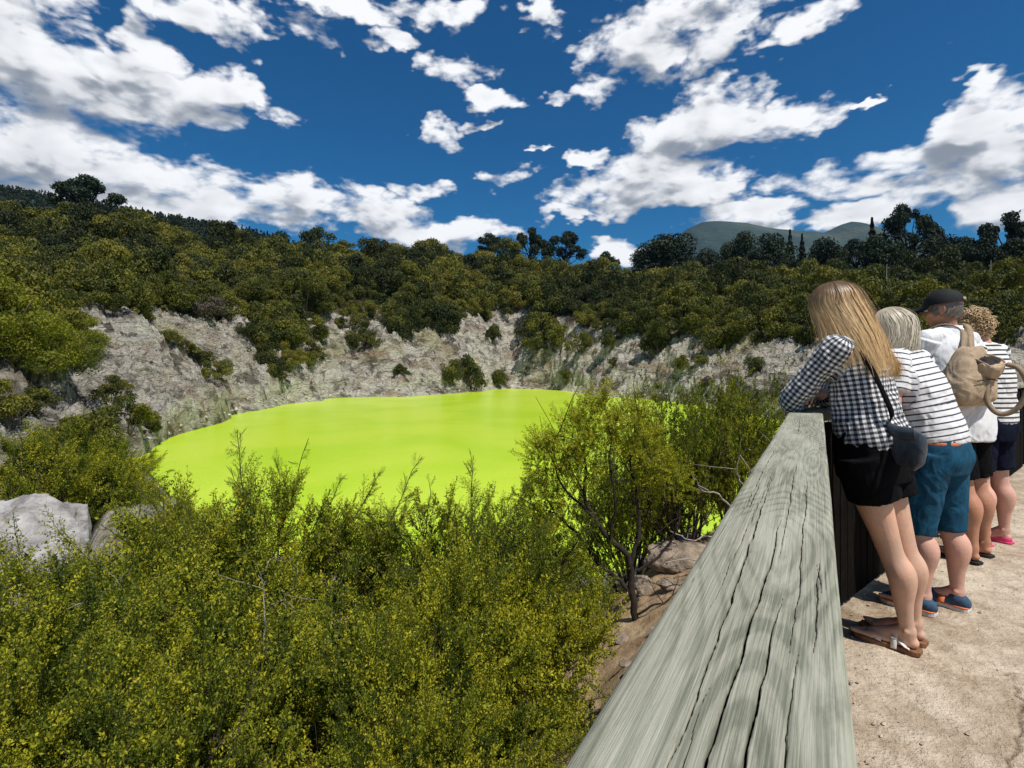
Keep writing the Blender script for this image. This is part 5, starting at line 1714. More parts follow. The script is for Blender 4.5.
m_packd = plain('dark_bag_cloth', (.030, .026, .024), .9, .3, 16, .3, .003)
m_strap = plain('tan_webbing', (.30, .22, .14), .85, .12, 30, .3, .002)
m_sole = plain('brown_cork_sole', (.20, .09, .045), .85, .25, 40, .4, .002)
m_sandal = plain('white_leather_strap', (.66, .64, .60), .5, .08, 30, .2, .001)
m_brown = plain('brown_leather', (.17, .065, .032), .6, .2, 30, .3, .002)
m_metal = plain('buckle_metal', (.55, .55, .55), .3, .05, 30, .1, .001, metal=1)
m_snkr = plain('blue_knit_shoe', (.035, .075, .13), .8, .3, 60, .5, .002)
m_snks = plain('white_rubber_sole', (.62, .58, .54), .7, .1, 40, .2, .001)
m_orange = plain('orange_trim', (.60, .16, .06), .7, .1, 40, .2, .001)
m_pink = plain('pink_canvas_shoe', (.62, .06, .17), .75, .15, 40, .3, .001)
m_flip = plain('black_rubber', (.014, .013, .013), .7, .2, 40, .2, .001)


def dirs(phi):
    """forward and left-hand directions, phi degrees left of the local away axis"""
    p = R(phi)
    return np.array([-math.sin(p), math.cos(p), 0.]), np.array([-math.cos(p), -math.sin(p), 0.])


def strap_ring(c, side, up, a, b_, w, t, normal, a0=0, a1=360, n=40):
    """flat band bent along an arc: returns V,F"""
    side, up, normal = (np.asarray(x, float) for x in (side, up, normal))
    th = np.radians(np.linspace(a0, a1, n)); V = []
    for x in th:
        p = c + side * a * math.cos(x) + up * b_ * math.sin(x); o_ = unit(side * math.cos(x) / a + up * math.sin(x) / b_)
        V += [p - normal * w / 2, p + normal * w / 2, p + normal * w / 2 + o_ * t, p - normal * w / 2 + o_ * t]
    F = [(i * 4 + j, i * 4 + (j + 1) % 4, i * 4 + 4 + (j + 1) % 4, i * 4 + 4 + j) for i in range(n - 1) for j in range(4)]
    F += [(0, 3, 2, 1), ((n - 1) * 4, (n - 1) * 4 + 1, (n - 1) * 4 + 2, (n - 1) * 4 + 3)]
    return np.array(V), np.array(F)


def band_along(pts, w, t, normal, n=40):
    """flat strap along a path, broad face towards normal"""
    p = spline(pts, n); tan = unit(np.gradient(p, axis=0)); nn = np.broadcast_to(np.asarray(normal, float), p.shape) if np.ndim(normal) == 1 else spline(normal, n)
    s = unit(np.cross(tan, nn)); nn = np.cross(s, tan)
    V = np.stack([p - s * w / 2, p + s * w / 2, p + s * w / 2 + nn * t, p - s * w / 2 + nn * t], 1).reshape(-1, 3)
    F = [(i * 4 + j, i * 4 + (j + 1) % 4, i * 4 + 4 + (j + 1) % 4, i * 4 + 4 + j) for i in range(n - 1) for j in range(4)]
    F += [(0, 3, 2, 1), ((n - 1) * 4, (n - 1) * 4 + 1, (n - 1) * 4 + 2, (n - 1) * 4 + 3)]
    return V, np.array(F)


def sole_shape(heel, toe, z0, z1, left, w=.044, mat=None, name='sole', grow=.006):
    heel = np.asarray(heel, float); toe = np.asarray(toe, float); d = unit((toe - heel) * [1, 1, 0]); s = np.array([-d[1], d[0], 0]) * (1 if left else -1); L_ = np.linalg.norm((toe - heel)[:2])
    t = np.array([0, .06, .2, .4, .6, .78, .92, 1.0]); wo = np.array([.018, .030, .033, .032, .041, .047, .036, .014]); wi = np.array([.018, .030, .032, .027, .034, .043, .038, .018])
    tt = np.linspace(0, 1, 24); a = np.interp(tt, t, wo) + grow; b_ = np.interp(tt, t, wi) + grow
    c = heel[None] * [1, 1, 0] + d * ((tt * (L_ + 2 * grow) - grow)[:, None])
    out = np.vstack([c + s * a[:, None], (c - s * b_[:, None])[::-1]]); n = len(out)
    V = []
    for z, g_ in ((z0, .96), (z0 + .003, 1.0), (z1 - .003, 1.0), (z1, .95)):
        q = out.copy(); m_ = q.mean(0); q = m_ + (q - m_) * g_; q[:, 2] = z; V.append(q)
    F = [(k * n + j, k * n + (j + 1) % n, (k + 1) * n + (j + 1) % n, (k + 1) * n + j) for k in range(3) for j in range(n)]
    for k in range(23):
        a4 = (k, k + 1, n - 2 - k, n - 1 - k)
        F.append(a4[::-1]); F.append(tuple(3 * n + v for v in a4))
    return np_mesh(name, np.vstack(V), np.array(F), mat, False), d, s, L_


def person(x, y, label, mat_skin, P, hd):
    """P: joints in metres (right, away, up) seen from the camera side; returns the empty-like body object"""
    th = math.atan2(x, y)
    o = empty('person', (x, y, path_z(x, y)), -th)
    tag(o, label, 'person', 'visitors leaning on the fence')
    S = Solid(); A = {k: np.array(v, float) for k, v in P.items() if not isinstance(v, (int, float))}
    k = P.get('k', 1.0)
    for sd in 'LR':
        hip, kn, an = A[sd + 'hip'], A[sd + 'knee'], A[sd + 'ankle']
        f_ = unit((A[sd + 'toe'] - A[sd + 'heel']) * [1, 1, 0])
        S.limb([hip + [0, 0, -.02], hip * .62 + kn * .38 + f_ * .010, hip * .18 + kn * .82 + f_ * .004, kn * .88 + an * .12 - f_ * .004, kn * .66 + an * .34 - f_ * .024, kn * .35 + an * .65 - f_ * .008, an * .88 + kn * .12, an],
               np.array([.094, .085, .063, .054, .062, .043, .0335, .032]) * k, 40, 20)
        S.ellipsoid(kn + f_ * .022 * k, np.eye(3) * .040 * k, 10)
        for j in (-1, 1):      # ankle bones
            l_ = np.array([-f_[1], f_[0], 0]) * j
            S.ellipsoid(an + l_ * .026 + [0, 0, .0], np.eye(3) * .014, 8)
        foot(S, an, A[sd + 'heel'], A[sd + 'toe'], sd == 'L')
        sh, el_, wr = A[sd + 'sh'], A[sd + 'elbow'], A[sd + 'wrist']
        S.limb([sh, sh * .5 + el_ * .5, el_, ], np.array([.050, .044, .036]) * k, 16, 16)
        S.limb([el_, el_ * .72 + wr * .28, el_ * .3 + wr * .7, wr], np.array([.038, .041, .029, .024]) * k, 18, 16)
        hand(S, wr, A[sd + 'handdir'], (0, 0, -1), sd == 'L', P.get('curl', .55), .98 * k)
    S.rings(P['torso'], P['side'], P['fwd'], 30, 32)
    nb, hc = A['neck'], A['head']
    S.limb([nb - [0, 0, .05], nb + (hc - nb) * .35, hc - [0, 0, .03]], np.array([.062, .054, .052]) * k, 12, 16)
    for sd in 'LR':
        S.limb([nb - [0, 0, .02], A[sd + 'sh'] + [0, 0, .004]], np.array([.050, .050]) * k, 8, 14)
    eyes = head(S, hc, hd, k=k)
    link('body', S.fuse('person_body', mat_skin, .0050, 4), o)
    for e in eyes:
        E = Solid(); E.ellipsoid(e, np.eye(3) * .0125 * k, 10)
        me = bpy.data.meshes.new('eye'); me.from_pydata(np.concatenate(E.v).tolist(), [], E.f); me.materials.append(m_eye); link('eye', me, o)
    return o, A


def shirt(o, name, A, torso, side, fwd, sleeves, mat, seed, amp=.010, sc=.09, vox=.006, nb_r=.075):
    S = Solid(); S.rings(torso, side, fwd, 34, 40, 2.2)
    chains = [([r[:3] for r in torso][::2] if len(torso) > 4 else [r[:3] for r in torso], np.mean([r[4] for r in torso]) , 't')]
    for sd in 'LR':
        pts, rad = sleeves[sd]
        S.limb(pts, rad, 24, 20, False); chains.append((pts, float(np.mean(rad)), 's'))
    S.limb([A['neck'] - [0, 0, .05], A['neck'] + [0, 0, .012]], [nb_r + .02, nb_r], 6, 20, False)
    for sd in 'LR':
        S.limb([A['neck'] - [0, 0, .03], A[sd + 'sh'] + [0, 0, .0]], [.062, .064], 8, 16)
    me = S.fuse(name, mat, vox, 4, (amp, sc), seed)
    pu, pv = chain_uv(me, chains, side, fwd)
    add_attr(me, 'pu', pu); add_attr(me, 'pv', pv)
    return link(name, me, o)


def shorts(o, A, rows, legs, side, fwd, mat, seed, amp=.008, name='shorts'):
    S = Solid(); S.rings(rows, side, fwd, 24, 36, 2.4)
    for pts, rad in legs:
        S.limb(pts, rad, 20, 22, False)
    return link(name, S.fuse(name, mat, .006, 4, (amp, .10), seed), o)


def arr(*a): return np.array(a, float)


# ---- 1: the young woman at the bend
f, l = dirs(66)
side, fwd = l, f
P1 = dict(k=.93, Lheel=(.177, .026, .022), Ltoe=(-.070, .095, .022), Lankle=(.135, .035, .10), Lknee=(.065, .010, .475), Lhip=(-.035, -.075, .88),
          Rheel=(.205, .135, .022), Rtoe=(-.040, .205, .022), Rankle=(.165, .145, .10), Rknee=(.120, .115, .475), Rhip=(.030, .085, .88),
          Lsh=(-.130, -.125, 1.375), Lelbow=(-.320, -.070, 1.125), Lwrist=(-.285, .165, 1.115), Lhanddir=(.08, .9, -.05),
          Rsh=(-.020, .135, 1.375), Relbow=(-.185, .275, 1.13), Rwrist=(-.230, .055, 1.165), Rhanddir=(-.25, -.9, -.12),
          neck=(-.075, .005, 1.425), head=(-.150, .02, 1.555), side=side, fwd=fwd,
          torso=[(.005, .005, .84, .150, .110), (.005, .005, .92, .150, .112), (-.02, .005, 1.02, .120, .092), (-.040, .005, 1.18, .130, .100), (-.060, .005, 1.32, .140, .095), (-.070, .005, 1.41, .090, .065)])
o1, A1 = person(1.66, 2.40, 'young woman with long blonde hair in a black and white checked shirt and black shorts', m_skin1, P1, (-.96, .12, -.22))
shirt(o1, 'shirt', A1, [(.012, .005, .930, .164, .136), (.008, .005, .970, .170, .146), (-.015, .005, 1.06, .155, .128), (-.035, .005, 1.18, .152, .120), (-.055, .005, 1.32, .150, .112), (-.068, .005, 1.405, .095, .078)], side, fwd,
      {s: ([A1[s + 'sh'], A1[s + 'sh'] * .5 + A1[s + 'elbow'] * .5, A1[s + 'elbow'], A1[s + 'elbow'] * .45 + A1[s + 'wrist'] * .55], np.array([.064, .060, .055, .044])) for s in 'LR'}, m_gingham, 3, .016, .10)
shorts(o1, A1, [(.008, .01, .78, .166, .132), (.006, .008, .86, .172, .142), (.002, .005, .96, .166, .142), (-.002, .005, 1.0, .158, .132)],
       [([A1[s + 'hip'] + [.0, 0, .02], A1[s + 'hip'] * .55 + A1[s + 'knee'] * .45], [.112, .106]) for s in 'LR'], side, fwd, m_black, 4, .007)


def ends1(psi):
    # psi > 0: her left side (towards the camera); 0: back of the head
    a = psi / math.pi
    back = np.array([.050, -.010, 1.268]) + l * (.26 * a) + f * (-.012)
    frontL = np.array([-.185, -.125, 1.335]); frontR = np.array([-.13, .125, 1.40])
    w = sstep(np.array(abs(a)), .42, .78)
    return back * (1 - w) + (frontL if a > 0 else frontR) * w


link('hair', hair_strands(A1['head'], (-.96, .12, -.22), 7000, ends1, 5, 'blonde_long_hair', ((.13, .075, .036), (.62, .42, .20)), skull=(.108, .092, .104), layers=.13, k=1.0, push=-f * .022 + l * .008, fly=.04, width=(.0008, .0017)), o1)
# sandals
for sd in 'LR':
    me, d, s, L_ = sole_shape(A1[sd + 'heel'], A1[sd + 'toe'], .003, .026, sd == 'L', mat=m_sole, name='sandal')
    so = link('sandal', me, o1)
    h_ = A1[sd + 'heel'] * [1, 1, 0]
    for (t, w, ht, mat_, nm) in ((.58, .026, .050, m_sandal, 'strap'), (.34, .024, .075, m_sandal, 'strap')):
        V, F = strap_ring(h_ + d * L_ * t + arr(0, 0, .022), s, arr(0, 0, 1), .040, ht - .010, w, .003, unit(d + arr(0, 0, .0)), -8, 188)
        link(nm, np_mesh('sandal_strap', V, F, mat_, True), so)
    V, F = band_along([h_ + d * L_ * .78 + s * .002 + arr(0, 0, .030), h_ + d * L_ * .62 + arr(0, 0, .055), h_ + d * L_ * .42 + s * .012 + arr(0, 0, .072), h_ + d * L_ * .20 + s * .038 + arr(0, 0, .040), h_ + d * L_ * .12 + s * .036 + arr(0, 0, .028)], .018, .003, (0, 0, 1))
    link('strap', np_mesh('sandal_strap', V, F, m_sandal, True), so)
    v, fq = box_v(-.011, .011, -.009, .009, 0, .004, .001)
    bk = link('buckle', np_mesh('buckle', v, fq, m_metal, False), so); bk.location = tuple(h_ + d * L_ * .34 + s * .037 + arr(0, 0, .055)); bk.rotation_euler = (R(75), 0, math.atan2(d[1], d[0]))
# shoulder bag: a thing of its own, hanging at her hip
bag = empty('shoulder_bag', o1.location, o1.rotation_euler.z)
tag(bag, 'dark blue grey leather shoulder bag on a thin black strap', 'bag')
bc = arr(.110, -.135, .955)
bx_, by_ = unit(arr(.75, -.66, -.10)), arr(.50, .62, 0)
by_ = unit(np.cross(arr(0, 0, 1), bx_)); bz_ = np.cross(bx_, by_)
S = Solid(); pts_ = []
rows_ = [(-.085, .062, .010), (-.05, .088, .026), (.0, .095, .030), (.05, .092, .024), (.078, .085, .010)]
V = []; nn = 28; a_ = np.linspace(0, 2 * math.pi, nn, endpoint=False)
for (zz_, w_, t_) in spline(rows_, 14):
    V.append(bc + np.outer(np.sign(np.cos(a_)) * np.abs(np.cos(a_)) ** .55 * w_, bx_) + np.outer(np.sign(np.sin(a_)) * np.abs(np.sin(a_)) ** .7 * max(t_, .006), by_) + bz_ * zz_ + np.outer(np.cos(a_) * w_ * -.12, arr(0, 0, 1)))
V = np.concatenate(V); F = [(i * nn + j, i * nn + (j + 1) % nn, (i + 1) * nn + (j + 1) % nn, (i + 1) * nn + j) for i in range(13) for j in range(nn)]
V2, F2, T3 = capped(V, np.array(F), nn, 14); S.add(V2, [tuple(x) for x in F2] + [tuple(x) for x in T3])
link('bag_body', S.fuse('bag_body', m_bag, .004, 3, (.004, .08), 8), bag)
V, F = band_along([bc + bx_ * -.07 + bz_ * .076 - by_ * .031, bc + bz_ * .060 - by_ * .040, bc + bx_ * .07 + bz_ * .068 - by_ * .031], .05, .004, -by_)
link('flap', np_mesh('bag_flap', V, F, m_bag, True), bag)
sL = A1['Lsh']; sR = A1['Rsh']
nk = A1['neck']
st_pts = [bc + bx_ * -.075 + bz_ * .07, arr(.070, -.150, 1.09), arr(.040, -.155, 1.18), arr(.0, -.150, 1.28), arr(-.055, -.115, 1.40), arr(-.085, -.07, 1.462), arr(-.14, -.02, 1.43)]
nm_ = [unit(-by_ * -1 + arr(0, -.3, 0)), unit(arr(.6, -.8, 0)), unit(arr(.6, -.8, .1)), unit(arr(.5, -.85, .15)), unit(arr(.2, -.7, .6)), unit(arr(0, -.2, 1)), unit(arr(-.8, .0, .6))]
V, F = band_along(st_pts, .022, .003, np.array(nm_), 60)
link('strap', np_mesh('bag_strap', V, F, m_black, True), bag)

# ---- 2: the older woman with the white bob
f, l = dirs(70); side, fwd = l, f
P2 = dict(k=.96, Lheel=(-.040, -.085, .024), Ltoe=(-.265, -.015, .024), Lankle=(-.080, -.070, .10), Lknee=(-.105, -.075, .455), Lhip=(-.070, -.085, .83),
          Rheel=(.095, .085, .024), Rtoe=(-.130, .165, .024), Rankle=(.055, .10, .10), Rknee=(.020, .10, .455), Rhip=(-.010, .085, .83),
          Lsh=(-.205, -.155, 1.325), Lelbow=(-.205, -.200, 1.105), Lwrist=(-.420, -.080, 1.125), Lhanddir=(-.5, .8, -.1),
          Rsh=(-.105, .155, 1.325), Relbow=(-.290, .280, 1.115), Rwrist=(-.42, .09, 1.135), Rhanddir=(-.2, -.95, -.1),
          neck=(-.165, 0, 1.365), head=(-.225, .0, 1.480), side=side, fwd=fwd,
          torso=[(-.045, 0, .78, .150, .118), (-.050, 0, .88, .158, .132), (-.075, 0, 1.0, .155, .135), (-.115, 0, 1.16, .160, .135), (-.150, 0, 1.28, .150, .110), (-.160, 0, 1.35, .100, .07)])
o2, A2 = person(2.27, 2.73, 'older woman with a white bob, thin-striped white shirt and teal knee-length shorts', m_skin2, P2, (-.95, -.10, -.38))
shirt(o2, 'shirt', A2, [(-.055, 0, .905, .170, .150), (-.062, 0, .97, .170, .153), (-.095, 0, 1.08, .165, .143), (-.122, 0, 1.18, .168, .142), (-.150, 0, 1.28, .160, .122), (-.160, 0, 1.345, .105, .082)], side, fwd,
      {s: ([A2[s + 'sh'], A2[s + 'sh'] * .5 + A2[s + 'elbow'] * .5, A2[s + 'sh'] * .28 + A2[s + 'elbow'] * .72], np.array([.070, .068, .066])) for s in 'LR'}, m_stripe, 13, .011, .10)
shorts(o2, A2, [(-.040, 0, .74, .160, .132), (-.038, 0, .83, .172, .152), (-.055, 0, .93, .162, .140)],
       [([A2[s + 'hip'] + [.01, 0, .02], A2[s + 'hip'] * .5 + A2[s + 'knee'] * .5, A2[s + 'knee'] + [0, 0, -.03]], [.108, .093, .074]) for s in 'LR'], side, fwd, m_teal, 14, .010)
S = Solid(); S.rings([(-.055, 0, .893, .171, .151), (-.055, 0, .912, .172, .152)], side, fwd, 6, 36); link('waistband', S.fuse('waistband', m_orange, .006, 1), o2)


def ends2(psi):
    a = psi / math.pi; hc = A2['head']
    d2 = -f * math.cos(psi) + l * math.sin(psi)
    return hc + arr(.02, 0, 0) + d2 * .088 + arr(0, 0, -.070 - .03 * math.cos(psi))


link('hair', hair_strands(A2['head'], (-.95, -.10, -.38), 4200, ends2, 6, 'white_bob_hair', ((.50, .44, .33), (.66, .60, .48)), skull=(.105, .090, .102), layers=.10, k=1.0, face_gap=.70, fly=.08, width=(.0008, .0016)), o2)
for sd in 'LR':
    h_ = A2[sd + 'heel']; me, d, s, L_ = sole_shape(h_, A2[sd + 'toe'], .003, .024, sd == 'L', mat=m_snks, name='shoe', grow=.009)
    so = link('shoe', me, o2); S = Solid(); z_ = arr(0, 0, 1); hh = h_ * [1, 1, 0]
    S.limb([hh + d * .02 + z_ * .045, hh + d * .045 + z_ * .06], [.036, .042], 6, 16)
    S.limb([hh + d * .03 + z_ * .034, hh + d * L_ * .5 + z_ * .040, hh + d * L_ * .78 + z_ * .030, hh + d * (L_ - .02) + z_ * .026], [.036, .041, .040, .026], 18, 18)
    for j in (-1, 1):
        S.limb([hh + d * L_ * .55 + s * j * .014 + z_ * .032, hh + d * L_ * .8 + s * j * .016 + z_ * .028], [.032, .028], 8, 14)
    link('upper', S.fuse('shoe_upper', m_snkr, .004, 3), so)
    V, F = strap_ring(hh + d * .10 + z_ * .028, s, z_, .048, .042, .030, .004, d, 5, 175); link('trim', np_mesh('shoe_trim', V, F, m_orange, True), so)
    V, F = sole_shape(h_, A2[sd + 'toe'], .024, .031, sd == 'L', mat=m_orange, grow=.010, name='shoe_edge')[0], None
    link('trim', V, so)

# ---- 3: the man in the white polo shirt and dark cap
f, l = dirs(56); side, fwd = l, f
P3 = dict(k=1.06, Lheel=(.045, -.110, .020), Ltoe=(-.185, .010, .020), Lankle=(.010, -.090, .10), Lknee=(-.040, -.080, .50), Lhip=(-.110, -.080, .93),
          Rheel=(.105, .105, .020), Rtoe=(-.125, .225, .020), Rankle=(.070, .125, .10), Rknee=(.025, .110, .50), Rhip=(-.020, .085, .93),
          Lsh=(-.220, -.165, 1.475), Lelbow=(-.345, -.130, 1.190), Lwrist=(-.46, .100, 1.14), Lhanddir=(-.2, .9, -.05),
          Rsh=(-.010, .155, 1.475), Relbow=(-.130, .320, 1.215), Rwrist=(-.33, .26, 1.145), Rhanddir=(-.6, -.7, -.1),
          neck=(-.115, -.005, 1.535), head=(-.145, .0, 1.682), side=side, fwd=fwd,
          torso=[(-.045, 0, .86, .170, .130), (-.055, 0, .98, .180, .150), (-.085, 0, 1.15, .175, .150), (-.110, 0, 1.32, .185, .140), (-.115, 0, 1.45, .170, .105), (-.115, 0, 1.52, .10, .07)])
o3, A3 = person(3.07, 3.48, 'man in a black cap, white polo shirt and black shorts with a beige backpack', m_skin3, P3, (-.98, .12, -.10))
shirt(o3, 'polo_shirt', A3, [(-.050, 0, .80, .196, .158), (-.055, 0, .92, .198, .168), (-.085, 0, 1.10, .196, .170), (-.110, 0, 1.30, .200, .158), (-.115, 0, 1.44, .178, .118), (-.115, 0, 1.515, .105, .080)], side, fwd,
      {s: ([A3[s + 'sh'], A3[s + 'sh'] * .5 + A3[s + 'elbow'] * .5, A3[s + 'sh'] * .15 + A3[s + 'elbow'] * .85], np.array([.078, .076, .076])) for s in 'LR'}, m_white, 23, .012, .12)
V, F = strap_ring(A3['neck'] + arr(0, 0, .012), l, f, .072, .070, .034, .004, unit(arr(.12, .02, 1)), 0, 360); link('collar', np_mesh('collar', V, F, m_white, True), o3)
shorts(o3, A3, [(-.050, 0, .80, .180, .145), (-.052, 0, .90, .186, .152)],
       [([A3[s + 'hip'] + [0, 0, .02], A3[s + 'hip'] * .5 + A3[s + 'knee'] * .5, A3[s + 'knee'] + [0, 0, .045]], [.118, .104, .088]) for s in 'LR'], side, fwd, m_black, 24, .008)


def ends3(psi):
    d2 = -f * math.cos(psi) + l * math.sin(psi)
    return A3['head'] + arr(.01, 0, 0) + d2 * .082 + arr(0, 0, -.022 - .028 * math.cos(psi))


link('hair', hair_strands(A3['head'], (-.98, .12, -.10), 900, ends3, 7, 'short_grey_hair', ((.16, .13, .11), (.22, .19, .165)), skull=(.095, .077, .088), layers=.02, face_gap=.72, k=1.04, width=(.001, .002)), o3)
# cap: dome, brim, strap
hf = unit(arr(-.98, .12, -.10)); hl = unit(np.cross(arr(0, 0, 1), hf)); hu = np.cross(hf, hl); hc = A3['head']
Vc_ = []; nn = 40; a_ = np.linspace(0, 2 * math.pi, nn, endpoint=False)
for e in np.linspace(0, 88, 14):
    ce, se = math.cos(R(e)), math.sin(R(e))
    Vc_.append(hc + hu * (.030 + .108 * se) + hf * -.010 + np.outer(np.cos(a_) * .116 * ce ** .95, hf) + np.outer(np.sin(a_) * .097 * ce ** .95, hl))
V = np.concatenate(Vc_); F = np.array([(i * nn + j, i * nn + (j + 1) % nn, (i + 1) * nn + (j + 1) % nn, (i + 1) * nn + j) for i in range(13) for j in range(nn)])
cap = link('cap', np_mesh('cap', V, F, m_capm, True), o3)
nb_, nd_ = 24, 8; Vb_ = []
for z_ in (0, -.004):
    for j in range(nd_ + 1):
        t = j / nd_
        a2 = np.radians(np.linspace(-62, 62, nb_))
        ext = .075 * t * np.cos(a2 * 1.25).clip(0) ** .5
        Vb_.append(hc + hu * (.043 + z_ - .030 * t) + hf * -.010 + np.outer(np.cos(a2) * (.112 + 0 * ext) + ext, hf) + np.outer(np.sin(a2) * (.097 - .01 * t), hl) - np.outer((np.sin(a2) ** 2) * .012 * t, hu))
Vb_ = np.array(Vb_).reshape(-1, 3); F = []
for q_ in (0, 1):
    o_ = q_ * (nd_ + 1) * nb_
    for i in range(nd_):
        for j in range(nb_ - 1):
            F.append((o_ + i * nb_ + j, o_ + i * nb_ + j + 1, o_ + (i + 1) * nb_ + j + 1, o_ + (i + 1) * nb_ + j))
link('brim', np_mesh('brim', Vb_, np.array(F), m_capm, True), cap)
S = Solid(); S.ellipsoid(hc + hu * .139 + hf * -.01, np.array([hf * .009, hl * .009, hu * .005]), 8); link('button', S.fuse('button', m_capm, .002, 1), cap)
V, F = strap_ring(hc + hu * .050 + hf * -.010, hf, hl, .1175, .0985, .022, .0015, hu, 158, 202); link('strap', np_mesh('cap_strap', V, F, m_pack, True), cap)
for sd in 'LR':
    me, d, s, L_ = sole_shape(A3[sd + 'heel'], A3[sd + 'toe'], .003, .022, sd == 'L', mat=m_flip, name='sandal', grow=.007)
    so = link('sandal', me, o3); hh = A3[sd + 'heel'] * [1, 1, 0]
    for j in (-1, 1):
        V, F = band_along([hh + d * L_ * .80 + s * .012 + arr(0, 0, .028), hh + d * L_ * .62 + s * (.006 + j * .022) + arr(0, 0, .066), hh + d * L_ * .42 + s * j * .042 + arr(0, 0, .030)], .014, .003, (0, 0, 1)); link('strap', np_mesh('sandal_strap', V, F, m_flip, True), so)

# backpack on the man's back
pack = empty('backpack', o3.location, o3.rotation_euler.z)
tag(pack, 'slouchy beige canvas backpack with an open top', 'backpack')
pc = arr(-.015, -.200, 1.228); pb, pl_ = -f, l
S = Solid()
S.rings([tuple(pc + arr(0, 0, -.185)) + (.115, .060), tuple(pc + arr(0, 0, -.14) + pb * .01) + (.165, .092), tuple(pc + arr(0, 0, -.04) + pb * .012) + (.170, .098), tuple(pc + arr(.01, 0, .07)) + (.135, .080), tuple(pc + arr(.015, 0, .15)) + (.090, .058), tuple(pc + arr(.02, 0, .185)) + (.060, .040)], l, f, 26, 36, 2.5)
link('bag_body', S.fuse('pack_body', m_pack, .0055, 5, (.012, .16), 31), pack)
mc = pc + arr(.105, -.045, .095)
mo_n = unit(arr(.35, -.55, .75)); mo_u = unit(np.cross(mo_n, arr(0, 0, 1))); mo_v = np.cross(mo_n, mo_u)
V, F = strap_ring(mc, mo_u, mo_v, .076, .052, .018, .005, mo_n, 0, 360, 48); V = V + fbm(V * 14, 2)[:, None] * .016; link('rim', np_mesh('pack_rim', V, F, m_pack, True), pack)
S = Solid(); S.ellipsoid(mc - mo_n * .012, np.array([mo_u * .077, mo_v * .057, mo_n * .022]), 14); link('mouth_fill', S.fuse('pack_mouth_fill', m_packd, .004, 2, (.008, .03), 5), pack)  # dark rounded plug fills the open mouth
S = Solid(); S.limb([mc - mo_n * .10 - mo_v * .02, mc - mo_n * .05, mc - mo_n * .0], [.085, .080, .070], 10, 20, False); link('flap', S.fuse('pack_neck', m_pack, .005, 4, (.014, .10), 9), pack)
S = Solid(); S.ellipsoid(pc + pb * .088 + arr(-.01, 0, -.075), np.array([l * .095, arr(0, 0, .075), pb * .030]), 16); link('pocket', S.fuse('pack_pocket', m_pack, .005, 2, (.008, .08), 12), pack)
V, F = band_along([pc + pb * .112 + l * .085 + arr(0, 0, -.03), pc + pb * .126 + arr(0, 0, -.018), pc + pb * .112 - l * .085 + arr(0, 0, -.03)], .006, .003, pb); link('zip', np_mesh('pack_zip', V, F, m_packd, True), pack)
for pts_, w_ in (([pc + arr(-.02, .02, .17), A3['neck'] + arr(.075, -.05, -.015), A3['Lsh'] * .45 + A3['neck'] * .55 + arr(.03, 0, .065), A3['Lsh'] * .5 + A3['neck'] * .5 - arr(.07, -.02, -.02), A3['Lsh'] * .5 + A3['neck'] * .5 - arr(.14, -.03, .12)], .034),
                 ([pc + arr(.02, .02, .17), A3['Rsh'] * .5 + A3['neck'] * .5 + arr(.05, -.02, .05), A3['Rsh'] * .55 + A3['neck'] * .45 + arr(-.02, .02, .062), A3['Rsh'] * .5 + A3['neck'] * .5 + arr(-.12, .08, -.08)], .034)):
    V, F = band_along(pts_, w_, .005, np.array([arr(.7, -.5, .5)] + [arr(.2, -.2, 1)] * (len(pts_) - 2) + [arr(-.8, .4, .3)])); link('strap', np_mesh('pack_strap', V, F, m_strap, True), pack)
V, F = band_along([pc + arr(-.16, -.02, -.14), pc + arr(-.19, .02, -.09), pc + arr(-.22, .05, -.05)], .03, .005, (.2, -.9, .1)); link('strap', np_mesh('pack_strap', V, F, m_packd, True), pack)
lp = [mc + mo_u * -.03 + arr(.05, -.01, -.02), mc + arr(.13, -.03, -.05), mc + arr(.165, -.03, -.16), mc + arr(.120, -.03, -.285), mc + arr(.045, -.03, -.325), mc + arr(-.01, -.03, -.26), mc + arr(-.015, -.02, -.14), mc + arr(.0, -.0, -.05)]
V, F = band_along(lp, .030, .005, (.1, -.95, .15), 70); link('strap', np_mesh('pack_strap', V, F, m_strap, True), pack)

# ---- 4: the woman with fair curls
f, l = dirs(60); side, fwd = l, f
P4 = dict(k=1.0, Lheel=(.000, -.105, .020), Ltoe=(-.215, -.010, .020), Lankle=(-.030, -.090, .10), Lknee=(-.060, -.085, .47), Lhip=(-.065, -.075, .86),
          Rheel=(.110, .075, .020), Rtoe=(-.105, .170, .020), Rankle=(.075, .095, .10), Rknee=(.045, .090, .47), Rhip=(.015, .080, .86),
          Lsh=(-.095, -.155, 1.395), Lelbow=(-.235, -.150, 1.13), Lwrist=(-.42, .02, 1.13), Lhanddir=(-.3, .9, -.05),
          Rsh=(.045, .140, 1.395), Relbow=(-.110, .270, 1.15), Rwrist=(-.34, .20, 1.14), Rhanddir=(-.6, -.6, -.1),
          neck=(-.035, -.005, 1.445), head=(-.105, .0, 1.572), side=side, fwd=fwd,
          torso=[(-.02, 0, .80, .165, .125), (-.02, 0, .92, .170, .140), (-.02, 0, 1.05, .150, .125), (-.025, 0, 1.22, .160, .130), (-.03, 0, 1.35, .150, .10), (-.035, 0, 1.43, .10, .07)])
o4, A4 = person(3.49, 3.79, 'woman with short fair curls, black and white striped top and dark shorts', m_skin2, P4, (-.97, .2, -.12))
